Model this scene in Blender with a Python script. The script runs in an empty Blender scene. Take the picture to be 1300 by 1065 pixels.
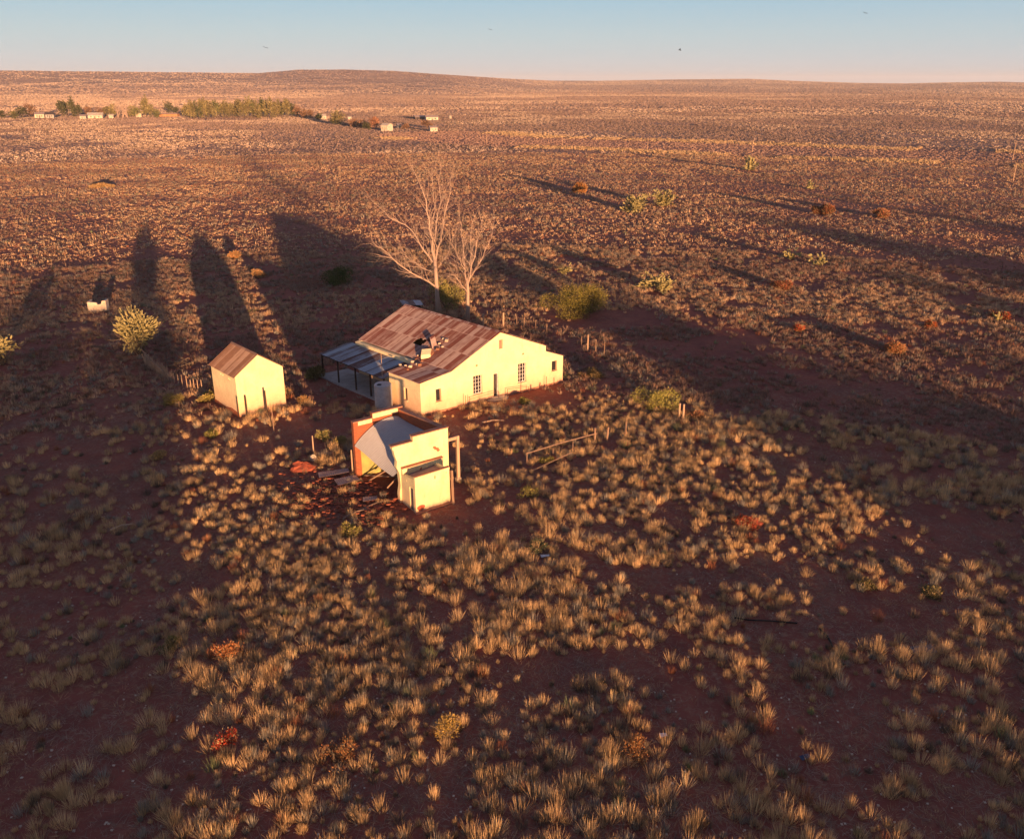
import bpy, math, random
import numpy as np
from math import sin, cos, tan, atan, radians, pi, hypot
C = bpy.context.scene
# ---------------------------------------------------------------- camera
F, CX, CY, HY, H = 1051.0, 650.0, 487.5, 106.0, 25.0
PT = atan((CY - HY) / F)
cd = bpy.data.cameras.new('camera'); cam = bpy.data.objects.new('camera', cd)
C.collection.objects.link(cam); C.camera = cam
cam.location = (0, 0, H); cam.rotation_euler = (pi / 2 - PT, 0, 0)
cd.sensor_width = 36; cd.lens = F / 1300 * 36; cd.shift_y = -45.0 / 1300
cd.clip_start = 0.5; cd.clip_end = 40000
# ---------------------------------------------------------------- light
SUN_EL = radians(3.0); SUN_AZ = radians(-22.2)     # shadows run towards azimuth SUN_AZ
SDX, SDY = sin(SUN_AZ), cos(SUN_AZ)                  # shadow direction on the ground
w = bpy.data.worlds.new('World'); C.world = w; w.use_nodes = True
nt = w.node_tree; bg = nt.nodes['Background']; sky = nt.nodes.new('ShaderNodeTexSky')
sky.sky_type = 'NISHITA'; sky.sun_disc = False
sky.sun_elevation = SUN_EL; sky.sun_rotation = pi + SUN_AZ
sky.air_density = 1.0; sky.dust_density = 1.0; sky.ozone_density = 1.0; sky.altitude = 900
# the physical sky, cooled by elevation: pink-grey band at the horizon, pale blue just above, deeper overhead
tc = nt.nodes.new('ShaderNodeTexCoord'); sx = nt.nodes.new('ShaderNodeSeparateXYZ'); nt.links.new(tc.outputs['Generated'], sx.inputs[0])
rp = nt.nodes.new('ShaderNodeValToRGB'); nt.links.new(sx.outputs[2], rp.inputs[0]); el = rp.color_ramp.elements
SKY = [(0.0, (1.6, 2.05, 2.4)), (0.02, (1.75, 2.15, 2.5)), (0.05, (1.5, 2.08, 2.5)), (0.095, (1.0, 1.82, 2.52)), (0.3, (0.85, 0.90, 1.42)), (1.0, (0.42, 0.42, 0.80))]
while len(el) < len(SKY): el.new(0.5)
for k, (p_, c_) in enumerate(SKY): el[k].position = p_; el[k].color = (*c_, 1)
mx = nt.nodes.new('ShaderNodeMix'); mx.data_type = 'RGBA'; mx.inputs[0].default_value = 0.88
nt.links.new(sky.outputs[0], mx.inputs[6]); nt.links.new(rp.outputs[0], mx.inputs[7])
nt.links.new(mx.outputs[2], bg.inputs[0]); bg.inputs[1].default_value = 0.105
sl = bpy.data.lights.new('sun', 'SUN'); so = bpy.data.objects.new('sun', sl); C.collection.objects.link(so)
sl.energy = 5.0; sl.angle = radians(0.7); sl.color = (1.0, 0.53, 0.25)
so.rotation_euler = (pi / 2 - SUN_EL, 0, -SUN_AZ); so.location = (0, -30, 60)
HAZE = 0.00007
C.view_settings.view_transform = 'Standard'; C.view_settings.look = 'None'
C.view_settings.exposure = 1.45; C.view_settings.gamma = 1.0; C.view_settings.use_curve_mapping = False

# ---------------------------------------------------------------- maths
def ray(u, v):
    x = u - CX; up = CY - v
    return (x, F * cos(PT) + up * sin(PT), up * cos(PT) - F * sin(PT))
def g(u, v, z=0.0):
    r = ray(u, v); t = (H - z) / -r[2]
    return (r[0] * t, r[1] * t)
def at(u, v, y):
    r = ray(u, v); t = y / r[1]
    return (r[0] * t, y, H + r[2] * t)
def proj(x, y, z=0.0):
    z = z - H
    f = y * cos(PT) - z * sin(PT); up = y * sin(PT) + z * cos(PT)
    f = np.where(f > 0.1, f, 0.1)
    return CX + F * x / f, CY - F * up / f
def hgt(u, v, vt):
    x, y = g(u, v); return at(u, vt, y)[2]
def _h(ix, iy, s):
    n = (ix.astype(np.int64) * 374761393 + iy.astype(np.int64) * 668265263 + s * 974634777) & 0x7fffffff
    n = ((n ^ (n >> 13)) * 1274126177) & 0x7fffffff
    return ((n ^ (n >> 16)) & 0xffff) / 65535.0
def vnoise(x, y, s=0):
    x = np.asarray(x, float); y = np.asarray(y, float)
    ix = np.floor(x); iy = np.floor(y); fx = x - ix; fy = y - iy
    fx = fx * fx * (3 - 2 * fx); fy = fy * fy * (3 - 2 * fy)
    a = _h(ix, iy, s); b = _h(ix + 1, iy, s); c = _h(ix, iy + 1, s); d = _h(ix + 1, iy + 1, s)
    return (a * (1 - fx) + b * fx) * (1 - fy) + (c * (1 - fx) + d * fx) * fy
def fbm(x, y, s=0, o=4):
    r = 0; a = 0.5; t = 0
    for k in range(o):
        r = r + a * vnoise(x * 2 ** k, y * 2 ** k, s + k * 7); t += a; a *= 0.5
    return r / t
def sst(a, b, x):
    t = np.clip((x - a) / (b - a), 0, 1); return t * t * (3 - 2 * t)
SKU = np.array([-900, -300, 0, 150, 330, 380, 440, 500, 560, 640, 700, 760, 850, 950, 1010, 1090, 1150, 1200, 1270, 1330, 1600, 2200])
SKV = np.array([97, 95, 93.0, 93.6, 94.6, 90.6, 90.2, 91.6, 95.5, 100.5, 103, 103.2, 101.8, 101, 103.5, 105.8, 106.3, 105.3, 104.6, 106, 104, 103.0])
def height(x, y):
    x = np.asarray(x, float); y = np.asarray(y, float)
    r = np.hypot(x, y); yy = np.maximum(y, 1.0)
    front = sst(-0.2, 0.15, y / np.maximum(r, 1))
    u = CX + 1118.0 * np.clip(x / yy, -1.6, 1.6)
    v = np.interp(u, SKU, SKV)
    left = 1 - sst(560, 760, u)
    wob = fbm(x / 900, y / 900, 5, 3) - 0.5
    r0 = 1700 * left + 2600 * (1 - left) + wob * 700; r1 = 3100 * left + 5200 * (1 - left)
    top = 25 + (106 - v) / 1118.0 * r1
    t = np.clip((r - r0) / (r1 - r0), 0, 1)
    gl = np.abs(fbm(x / 260, y / 260, 31, 3) - 0.5) * 2
    hill = top * (t ** 1.5) * front * (1 - 0.42 * gl * left * np.sin(pi * np.clip(t, 0, 1)))
    hill = hill - np.maximum(r - r1, 0) * 0.004 * front
    small = (fbm(x / 1.3, y / 1.3, 11, 3) - 0.5) * 0.10 + (fbm(x / 6, y / 6, 3, 2) - 0.5) * 0.16
    small = small * (1 - sst(180, 500, r))
    mid = (fbm(x / 70, y / 70, 9, 3) - 0.5) * 1.6 * sst(120, 420, r) * (1 - sst(2500, 4000, r))
    near = np.ones_like(r)
    for (bx, by, br) in ((-2.5, 70.5, 10.5), (-21.5, 64, 4.2), (-6.5, 50, 5.0)):
        near = np.minimum(near, sst(br * 0.85, br * 1.35, np.hypot(x - bx, y - by)))
    return hill + mid + small * near
def gz(x, y): return float(height(x, y))

# ---------------------------------------------------------------- objects
def tag(o, label=None, cat=None, group=None, kind=None):
    if label: o['label'] = label
    if cat: o['category'] = cat
    if group: o['group'] = group
    if kind: o['kind'] = kind
    return o
def empty(name, loc, label, cat, group=None, rz=0.0, sc=1.0):
    o = bpy.data.objects.new(name, None); C.collection.objects.link(o)
    o.location = loc; o.rotation_euler = (0, 0, rz); o.scale = (sc, sc, sc); o.empty_display_size = 0.2
    return tag(o, label, cat, group)
def link(name, me, mat, parent=None):
    o = bpy.data.objects.new(name, me); C.collection.objects.link(o)
    if mat: me.materials.append(mat)
    if parent: o.parent = parent
    return o
def npmesh(name, V, T, col=None, k=3, smooth=False):
    V = np.ascontiguousarray(V, np.float32); T = np.ascontiguousarray(T, np.int32)
    me = bpy.data.meshes.new(name); me.vertices.add(len(V)); me.vertices.foreach_set('co', V.ravel())
    n = len(T); me.loops.add(n * k); me.loops.foreach_set('vertex_index', T.ravel())
    me.polygons.add(n); me.polygons.foreach_set('loop_start', np.arange(0, n * k, k, dtype=np.int32))
    if col is not None:
        a = me.color_attributes.new('Col', 'FLOAT_COLOR', 'POINT')
        c4 = np.ones((len(V), 4), np.float32); c4[:, :3] = col; a.data.foreach_set('color', c4.ravel())
    me.update(calc_edges=True)
    me.polygons.foreach_set('use_smooth', np.full(n, smooth, bool))
    return me
class MB:
    def __init__(s): s.v = []; s.f = []; s.uv = []
    def add(s, vs, fs, uvs=None):
        b = len(s.v); s.v += [tuple(p) for p in vs]
        for i, f in enumerate(fs):
            s.f.append([b + q for q in f]); s.uv.append(uvs[i] if uvs else [(0, 0)] * len(f))
    def box(s, P, a0, a1, b0, b1, c0, c1):
        vs = [P(a, b, c) for c in (c0, c1) for b in (b0, b1) for a in (a0, a1)]
        s.add(vs, [(0, 2, 3, 1), (4, 5, 7, 6), (0, 1, 5, 4), (2, 6, 7, 3), (0, 4, 6, 2), (1, 3, 7, 5)])
    def quad(s, p): s.add(p, [tuple(range(len(p)))])
    def prism(s, bot, top):
        n = len(bot); s.add(list(bot) + list(top), [tuple(range(n - 1, -1, -1)), tuple(range(n, 2 * n))] + [(i, (i + 1) % n, n + (i + 1) % n, n + i) for i in range(n)])
    def tube(s, pts, rad, n=6, cap=True):
        vs = []; fs = []
        for i, p in enumerate(pts):
            a = pts[max(i - 1, 0)]; b = pts[min(i + 1, len(pts) - 1)]
            d = np.array(b, float) - np.array(a, float); d /= (np.linalg.norm(d) + 1e-9)
            u = np.cross(d, (0.31, 0.2, 0.93) if abs(d[2]) < 0.9 else (1, 0.1, 0)); u /= np.linalg.norm(u); q = np.cross(d, u)
            r = rad[i] if hasattr(rad, '__len__') else rad
            for k in range(n):
                t = 2 * pi * k / n; vs.append(tuple(np.array(p) + (u * cos(t) + q * sin(t)) * r))
        for i in range(len(pts) - 1):
            for k in range(n): fs.append((i * n + k, i * n + (k + 1) % n, (i + 1) * n + (k + 1) % n, (i + 1) * n + k))
        if cap: fs += [tuple(range(n - 1, -1, -1)), tuple(range((len(pts) - 1) * n, len(pts) * n))]
        s.add(vs, fs)
    def build(s, name, mat, parent=None, smooth=False):
        me = bpy.data.meshes.new(name)
        off = parent.location if parent is not None and parent.parent is None else (parent.get('_o') if parent is not None else (0, 0, 0))
        if off is None: off = (0, 0, 0)
        off = tuple(off)
        me.from_pydata([(a - off[0], b - off[1], c - off[2]) for a, b, c in s.v], [], s.f)
        uvl = me.uv_layers.new(name='UVMap'); i = 0
        for f in s.uv:
            for q in f: uvl.data[i].uv = q; i += 1
        me.update()
        if smooth: me.polygons.foreach_set('use_smooth', [True] * len(me.polygons))
        return link(name, me, mat, parent)
def I(a, b, c): return (a, b, c)
def thing_mesh(mb, name, mat, loc, label, cat, group=None, smooth=False):
    o = mb.build(name, mat, None, smooth)
    me = o.data; n = len(me.vertices); a = np.empty(n * 3, np.float32); me.vertices.foreach_get('co', a)
    a = a.reshape(-1, 3) - np.array(loc, np.float32); me.vertices.foreach_set('co', a.ravel()); me.update(); o.location = loc
    return tag(o, label, cat, group)
def copy_tree(o, parent=None):
    c = o.copy(); C.collection.objects.link(c)
    if parent: c.parent = parent
    for ch in list(o.children): copy_tree(ch, c)
    return c

# ---------------------------------------------------------------- materials
class NM:
    def __init__(s, name, rough=0.9):
        s.m = bpy.data.materials.new(name); s.m.use_nodes = True; s.t = s.m.node_tree; s.n = s.t.nodes
        s.b = s.n['Principled BSDF']; s.b.inputs['Roughness'].default_value = rough
        s.b.inputs['Specular IOR Level'].default_value = 0.2
    def L(s, a, b): s.t.links.new(a, b)
    def co(s, kind='Object'): return s.n.new('ShaderNodeTexCoord').outputs[kind]
    def geo(s): return s.n.new('ShaderNodeNewGeometry').outputs['Position']
    def map(s, src, sc=(1, 1, 1), loc=(0, 0, 0)):
        m = s.n.new('ShaderNodeMapping'); m.inputs['Scale'].default_value = sc; m.inputs['Location'].default_value = loc
        s.L(src, m.inputs[0]); return m.outputs[0]
    def noise(s, src, scale, det=6, rough=0.6, dist=0.0):
        m = s.n.new('ShaderNodeTexNoise'); m.inputs['Scale'].default_value = scale; m.inputs['Detail'].default_value = det
        m.inputs['Roughness'].default_value = rough; m.inputs['Distortion'].default_value = dist; s.L(src, m.inputs['Vector']); return m.outputs['Fac']
    def ramp(s, fac, stops):
        r = s.n.new('ShaderNodeValToRGB'); e = r.color_ramp.elements
        while len(e) < len(stops): e.new(0.5)
        for k, (p, c) in enumerate(stops):
            e[k].position = p; e[k].color = (c, c, c, 1) if not hasattr(c, '__len__') else (*c, 1)
        s.L(fac, r.inputs[0]); return r.outputs[0]
    def mix(s, f, a, b, mode='MIX'):
        m = s.n.new('ShaderNodeMix'); m.data_type = 'RGBA'; m.blend_type = mode
        for i, x in ((0, f), (6, a), (7, b)):
            if isinstance(x, (int, float)): m.inputs[i].default_value = x if i == 0 else (x, x, x, 1)
            elif hasattr(x, '__len__'): m.inputs[i].default_value = (*x, 1)
            else: s.L(x, m.inputs[i])
        return m.outputs[2]
    def math(s, op, a, b=0.0):
        m = s.n.new('ShaderNodeMath'); m.operation = op
        for i, x in ((0, a), (1, b)):
            if isinstance(x, (int, float)): m.inputs[i].default_value = x
            else: s.L(x, m.inputs[i])
        return m.outputs[0]
    def sep(s, v):
        m = s.n.new('ShaderNodeSeparateXYZ'); s.L(v, m.inputs[0]); return m.outputs
    def comb(s, x, y, z=0.0):
        m = s.n.new('ShaderNodeCombineXYZ')
        for i, q in enumerate((x, y, z)):
            if isinstance(q, (int, float)): m.inputs[i].default_value = q
            else: s.L(q, m.inputs[i])
        return m.outputs[0]
    def white(s, v):
        m = s.n.new('ShaderNodeTexWhiteNoise'); m.noise_dimensions = '3D'; s.L(v, m.inputs[0]); return m.outputs[0]
    def bump(s, h, st=0.4, d=0.02):
        b = s.n.new('ShaderNodeBump'); b.inputs['Strength'].default_value = st; b.inputs['Distance'].default_value = d
        s.L(h, b.inputs['Height']); s.L(b.outputs[0], s.b.inputs['Normal'])
    def col(s, c):
        if hasattr(c, '__len__'): s.b.inputs['Base Color'].default_value = (*c, 1)
        else: s.L(c, s.b.inputs['Base Color'])
        return s.m
def simple(name, c, c2=None, sc=3.0, rough=0.85, metal=0.0, bump=0.3):
    n = NM(name, rough); f = n.noise(n.geo(), sc, 6, 0.65)
    c2 = c2 or tuple(x * 0.6 for x in c); n.col(n.mix(n.ramp(f, [(0.35, 0), (0.65, 1)]), c2, c))
    n.b.inputs['Metallic'].default_value = metal
    if bump: n.bump(n.noise(n.geo(), sc * 6, 4), bump, 0.02)
    return n.m
def m_ground():
    n = NM('red_sand', 0.95); p = n.geo()
    big = n.noise(p, 0.035, 5, 0.6); md = n.noise(p, 0.45, 6, 0.65); fn = n.noise(p, 3.0, 6, 0.7); far = n.noise(n.map(p, (1, 1, 0.2)), 0.012, 8, 0.72)
    soil = n.mix(n.ramp(md, [(0.3, 0), (0.7, 1)]), (0.17, 0.052, 0.041), (0.28, 0.088, 0.058))
    litter = n.mix(n.ramp(fn, [(0.35, 0), (0.65, 1)]), (0.13, 0.085, 0.055), (0.36, 0.25, 0.15))
    mask = n.math('MULTIPLY', n.ramp(big, [(0.42, 0.15), (0.6, 0.75)]), n.ramp(fn, [(0.5, 0.0), (0.66, 1.0)]))
    near = n.mix(mask, soil, litter)
    farc = n.mix(n.ramp(far, [(0.36, 0), (0.62, 1)]), (0.26, 0.14, 0.10), (0.42, 0.26, 0.18))
    s = n.sep(p); r = n.math('POWER', n.math('ADD', n.math('MULTIPLY', s[0], s[0]), n.math('MULTIPLY', s[1], s[1])), 0.5)
    mr = n.n.new('ShaderNodeMapRange'); mr.inputs[1].default_value = 110; mr.inputs[2].default_value = 420; n.L(r, mr.inputs[0])
    n.col(n.mix(mr.outputs[0], near, farc)); hh = n.math('ADD', n.math('MULTIPLY', md, 1.2), n.math('MULTIPLY', fn, 0.5)); n.bump(hh, 1.0, 0.12); return n.m
def m_plaster(name, base, stain, brick=0.0, splash_shade=0.6):
    n = NM(name, 0.92); p = n.geo(); z = n.sep(p)[2]
    a = n.noise(p, 1.1, 7, 0.65); b = n.noise(n.map(p, (3, 3, 0.5)), 1.2, 6, 0.6)
    c = n.mix(n.ramp(a, [(0.38, 0), (0.72, 0.8)]), base, stain)
    c = n.mix(n.ramp(b, [(0.55, 0), (0.8, 0.45)]), c, tuple(x * 0.5 for x in stain))
    ck = n.noise(n.map(p, (1, 1, 1.6)), 2.3, 8, 0.75, 1.5); c = n.mix(n.ramp(ck, [(0.485, 0), (0.5, 0.55), (0.515, 0)]), c, tuple(x * 0.45 for x in stain))
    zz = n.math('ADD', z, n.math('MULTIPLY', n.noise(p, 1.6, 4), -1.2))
    low = n.ramp(n.math('ADD', n.math('MULTIPLY', zz, 0.42), 0.4), [(0.1, splash_shade), (1.0, 0.0)])
    c = n.mix(low, c, (0.56, 0.32, 0.20))  # soil splash, plus the wall foot's shade and ruddy bounce light painted in
    if brick > 0:
        br = n.ramp(n.noise(p, 0.9, 4, 0.55), [(1 - brick, 0), (1 - brick + 0.02, 1)])
        c = n.mix(br, c, (0.38, 0.12, 0.06))
    n.col(c); n.bump(n.noise(p, 9, 5), 0.35, 0.03); return n.m
def m_brick(name='rough_brick'):
    n = NM(name, 0.95); uv = n.co('UV'); t = n.n.new('ShaderNodeTexBrick'); n.L(uv, t.inputs['Vector'])
    t.inputs['Color1'].default_value = (0.42, 0.11, 0.045, 1); t.inputs['Color2'].default_value = (0.27, 0.075, 0.035, 1); t.inputs['Mortar'].default_value = (0.26, 0.13, 0.08, 1)
    t.inputs['Scale'].default_value = 1.0; t.inputs['Brick Width'].default_value = 0.3; t.inputs['Row Height'].default_value = 0.12; t.inputs['Mortar Size'].default_value = 0.014
    f = n.noise(n.geo(), 3, 5); n.col(n.mix(n.ramp(f, [(0.4, 0), (0.75, 0.6)]), t.outputs[0], (0.20, 0.07, 0.045)))
    n.bump(t.outputs['Fac'], -0.6, 0.02); return n.m
def m_sheet(name, rust, pale, amount, cw=0.62, rh=2.1, lines=True, metal=0.0, rough=0.6):
    # uv in metres: u along the eave, v up the slope
    n = NM(name, rough); uv = n.co('UV'); s = n.sep(uv)
    cu = n.math('FLOOR', n.math('DIVIDE', s[0], cw)); cv = n.math('FLOOR', n.math('DIVIDE', s[1], rh))
    wn = n.white(n.comb(cu, cv, 3.3)); cu2 = n.math('FLOOR', n.math('DIVIDE', s[0], cw * 0.34)); wn2 = n.white(n.comb(cu2, cv, 7.7))
    st = n.noise(n.map(uv, (7, 0.7, 1)), 1.0, 6, 0.65); fine = n.noise(n.map(uv, (22, 2.5, 1)), 1.0, 4, 0.6)
    f = n.math('ADD', n.math('MULTIPLY', wn, 0.27), n.math('ADD', n.math('MULTIPLY', wn2, 0.18), n.math('ADD', n.math('MULTIPLY', st, 0.42), n.math('MULTIPLY', n.noise(n.map(uv, (1.6, 0.9, 1)), 1.0, 7, 0.7), 0.46))))
    f = n.ramp(f, [(amount - 0.10, 1), (amount + 0.12, 0)])
    r = n.mix(n.ramp(fine, [(0.3, 0), (0.7, 1)]), tuple(x * 0.62 for x in rust), rust)
    c = n.mix(f, n.mix(n.ramp(fine, [(0.3, 0), (0.75, 0.6)]), pale, tuple(x * 0.6 for x in pale)), r)
    if lines:
        fr = n.math('FRACT', n.math('DIVIDE', s[1], rh)); ln = n.ramp(fr, [(0.0, 1), (0.05, 0.0)])
        c = n.mix(n.math('MULTIPLY', ln, 0.75), c, tuple(min(1, x * 1.15) for x in pale))
    n.col(c); n.b.inputs['Metallic'].default_value = metal; n.bump(fine, 0.25, 0.01); return n.m
def m_wood(name, c, c2):
    n = NM(name, 0.9); p = n.geo(); f = n.noise(n.map(p, (14, 14, 1.2)), 1.0, 5, 0.65); n.col(n.mix(n.ramp(f, [(0.35, 0), (0.65, 1)]), c2, c)); n.bump(f, 0.4, 0.01); return n.m
def m_veg():
    n = NM('dry_vegetation', 0.95); a = n.n.new('ShaderNodeAttribute'); a.attribute_name = 'Col'
    oi = n.n.new('ShaderNodeObjectInfo'); v = n.math('ADD', n.math('MULTIPLY', oi.outputs['Random'], 0.3), 0.85)
    n.col(n.mix(1.0, a.outputs['Color'], n.comb(v, v, v), 'MULTIPLY')); n.b.inputs['Specular IOR Level'].default_value = 0.0
    return n.m
M = dict(
    ground=m_ground(), veg=m_veg(),
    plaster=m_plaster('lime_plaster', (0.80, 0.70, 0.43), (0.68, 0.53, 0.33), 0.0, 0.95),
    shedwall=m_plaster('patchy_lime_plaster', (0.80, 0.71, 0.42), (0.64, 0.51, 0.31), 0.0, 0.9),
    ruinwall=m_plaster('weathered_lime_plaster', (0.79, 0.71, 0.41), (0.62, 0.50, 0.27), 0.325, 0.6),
    brick=m_brick(),
    coping=simple('weathered_coping', (0.42, 0.22, 0.14), (0.28, 0.12, 0.08), 4),
    roof=m_sheet('rusted_corrugated_iron', (0.21, 0.080, 0.062), (0.42, 0.31, 0.275), 0.66, 0.52),
    roof2=m_sheet('brown_rusted_iron', (0.26, 0.14, 0.09), (0.40, 0.27, 0.20), 0.68, 0.5, 3.0, False),
    blueroof=m_sheet('galvanised_iron_rusting', (0.15, 0.08, 0.065), (0.36, 0.41, 0.46), 0.64, 0.7, 4.4, False, 0.0, 0.5),
    newroof=m_sheet('galvanised_iron', (0.33, 0.27, 0.24), (0.42, 0.42, 0.43), 0.36, 0.7, 5.0, False, 0.0, 0.5),
    toiletroof=simple('grey_roof_felt', (0.34, 0.25, 0.23), (0.24, 0.16, 0.15), 1.2),
    concrete=simple('grey_concrete', (0.40, 0.38, 0.36), (0.28, 0.26, 0.25), 1.5),
    tank=simple('weathered_zinc', (0.46, 0.46, 0.47), (0.34, 0.33, 0.34), 2.0, 0.55),
    wood=m_wood('weathered_timber', (0.33, 0.22, 0.15), (0.18, 0.11, 0.08)),
    palewood=m_wood('sunbleached_timber', (0.52, 0.36, 0.24), (0.34, 0.22, 0.15)),
    darkwood=m_wood('dark_timber', (0.07, 0.045, 0.035), (0.04, 0.025, 0.02)),
    white=simple('chalky_white_paint', (0.72, 0.70, 0.68), (0.5, 0.47, 0.44), 5),
    greywood=simple('grey_door_paint', (0.17, 0.15, 0.15), (0.12, 0.10, 0.10), 4),
    glass=simple('dusty_dark_glass', (0.035, 0.035, 0.04), (0.02, 0.02, 0.025), 3, 0.15, 0, 0),
    yellow=simple('yellow_limewash', (0.40, 0.37, 0.12), (0.28, 0.25, 0.10), 2),
    rust=simple('rusted_pipe', (0.16, 0.07, 0.05), (0.09, 0.04, 0.03), 6),
    rubble=simple('brick_rubble', (0.38, 0.11, 0.06), (0.17, 0.06, 0.04), 1.6),
    stone=simple('pale_stone', (0.62, 0.52, 0.40), (0.42, 0.33, 0.25), 2),
    redearth=simple('red_earth_mound', (0.33, 0.085, 0.045), (0.20, 0.055, 0.035), 5),
    bark=m_wood('pale_dead_bark', (0.44, 0.33, 0.26), (0.30, 0.21, 0.17)),
    trunk=m_wood('grey_brown_bark', (0.16, 0.12, 0.09), (0.09, 0.07, 0.05)),
    hose=simple('black_rubber', (0.015, 0.015, 0.017), None, 3, 0.6),
    blue=simple('faded_blue_plastic', (0.05, 0.085, 0.16), (0.03, 0.05, 0.10), 3, 0.5),
    bird=simple('dark_feathers', (0.04, 0.035, 0.03)),
    road=simple('gravel_road_surface', (0.34, 0.165, 0.11), (0.27, 0.12, 0.08), 0.25),
    farwall=simple('far_white_wall', (0.62, 0.56, 0.44), (0.4, 0.34, 0.28), 0.8),
    farroof=simple('far_grey_roof', (0.36, 0.30, 0.28), (0.26, 0.2, 0.18), 0.8),
    fardark=simple('far_dark_timber', (0.10, 0.08, 0.08), None, 1),
    farbrick=simple('far_orange_brick', (0.52, 0.26, 0.13), None, 1),
)
# ---------------------------------------------------------------- ground
def build_ground():
    fa = np.radians(np.linspace(-40, 40, 560)); ba = np.radians(np.linspace(40, 320, 110))[1:-1]
    ang = np.concatenate([fa, ba]); na = len(ang)
    rr = np.concatenate([np.linspace(4, 130, 330), np.geomspace(130, 14000, 200)[1:]]); nr = len(rr)
    A, R = np.meshgrid(ang, rr); X = (R * np.sin(A)).ravel(); Y = (R * np.cos(A)).ravel()
    V = np.stack([X, Y, height(X, Y)], 1)
    V = np.vstack([V, [[0, 0, 0]]])
    i = np.arange(nr - 1)[:, None] * na; j = np.arange(na)[None, :]; j2 = (j + 1) % na
    Q = np.stack([i + j, i + j2, i + na + j2, i + na + j], -1).reshape(-1, 4)[:, ::-1]
    me = npmesh('ground', V, Q, None, 4, True)
    o = link('ground', me, M['ground']); tag(o, kind='structure')
    mb = MB(); c = V[:na, :]
    mb.add([tuple(p) for p in c] + [(0, 0, 0)], [(k, na, (k + 1) % na) for k in range(na)])
    me2 = mb.build('ground_patch', M['ground']); me2['kind'] = 'structure'
build_ground()
def strip(name, pts, width, mat, lift, kind='structure'):
    pts = np.array(pts, float); L = np.concatenate([[0], np.cumsum(np.hypot(*np.diff(pts, axis=0).T))])
    n = int(L[-1] / 8) + 2; q = np.linspace(0, L[-1], n); px = np.interp(q, L, pts[:, 0]); py = np.interp(q, L, pts[:, 1])
    dx = np.gradient(px); dy = np.gradient(py); l = np.hypot(dx, dy); nx, ny = -dy / l, dx / l
    ks = np.linspace(-0.5, 0.5, 6); V = []
    for k in ks:
        wv = width * (1 + 0.12 * (vnoise(q / 40, q * 0 + k, 5) - 0.5))
        x = px + nx * k * wv; y = py + ny * k * wv; V.append(np.stack([x, y, height(x, y) + lift], 1))
    V = np.stack(V, 1).reshape(-1, 3); m = len(ks)
    i = np.arange(n - 1)[:, None] * m; j = np.arange(m - 1)[None, :]
    Q = np.stack([i + j, i + j + 1, i + m + j + 1, i + m + j], -1).reshape(-1, 4)
    o = link(name, npmesh(name, V, Q, None, 4, True), mat); tag(o, kind=kind); return o
ROADP = [g(u, v) for u, v in ((560, 172), (650, 179), (760, 182), (900, 187), (1050, 193), (1200, 199), (1400, 207), (1700, 219))]
strip('road', ROADP, 66, M['road'], 0.10)

# ---------------------------------------------------------------- vegetation scatter
rs = np.random.RandomState(7)
CAM = np.array([0.0, 0.0])
BARE = [  # photo ellipses of bare soil: cx, cy, rx, ry, strength
    (595, 668, 55, 30, 1), (660, 505, 60, 14, .9), (420, 545, 75, 20, .9), (330, 560, 60, 14, .75), (110, 580, 160, 26, .8), (250, 545, 60, 16, .55),
    (780, 408, 70, 13, 1), (860, 445, 75, 12, .8), (930, 470, 70, 10, .6), (700, 400, 60, 9, .7), (560, 545, 40, 12, .8), (600, 560, 35, 14, .7),
    (1180, 602, 45, 8, .9), (860, 880, 90, 55, .65), (720, 720, 45, 16, .5), (130, 720, 130, 90, .2), (60, 640, 90, 40, .25), (980, 660, 40, 6, 0.2),
    (1250, 700, 90, 60, .3), (1080, 900, 110, 40, .45), (200, 950, 140, 60, .55), (430, 500, 50, 14, .8), (1000, 800, 70, 30, .5), (430, 640, 60, 26, .6)]
DENSE = [(540, 830, 330, 170, 0.5), (330, 640, 70, 50, .35), (880, 580, 140, 110, .3), (600, 1010, 350, 60, .2)]
FOOT = [((-7.23, 61.23), 34.7, 135.0, -1.0, 15.0, -0.5, 14.4), ((-21.7, 61.14), 40.3, 133.3, -0.25, 4.3, -0.25, 4.7), ((-5.93, 45.42), 35.5, 125.6, -0.6, 4.0, -0.4, 7.4)]
def loc2(A, a, b, x, y):
    ea = (cos(radians(a)), sin(radians(a))); eb = (cos(radians(b)), sin(radians(b))); dx = x - A[0]; dy = y - A[1]
    D = ea[0] * eb[1] - ea[1] * eb[0]; return (dx * eb[1] - dy * eb[0]) / D, (ea[0] * dy - ea[1] * dx) / D
def free(x, y):
    ok = np.ones(len(x), bool)
    for A, a, b, s0, s1, t0, t1 in FOOT:
        s, t = loc2(A, a, b, x, y); ok &= ~((s > s0) & (s < s1) & (t > t0) & (t < t1))
    return ok
def dens(x, y):
    u, v = proj(x, y); f = np.ones(len(x))
    wob = 0.55 + 0.9 * fbm(x / 2.2, y / 2.2, 77, 3)
    for cx, cy, rx, ry, s in BARE:
        d = ((u - cx) / rx) ** 2 + ((v - cy) / ry) ** 2; f = f * (1 - s * (1 - sst(0.5, 1.5, d * wob)))
    for cx, cy, rx, ry, s in DENSE:
        d = ((u - cx) / rx) ** 2 + ((v - cy) / ry) ** 2; f = f + s * (1 - sst(0.6, 1.3, d))
    return f
def sector(n, r0, r1, a=37):
    r = np.sqrt(rs.uniform(r0 * r0, r1 * r1, n)); t = np.radians(rs.uniform(-a, a, n)); return r * np.sin(t), r * np.cos(t)
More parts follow.
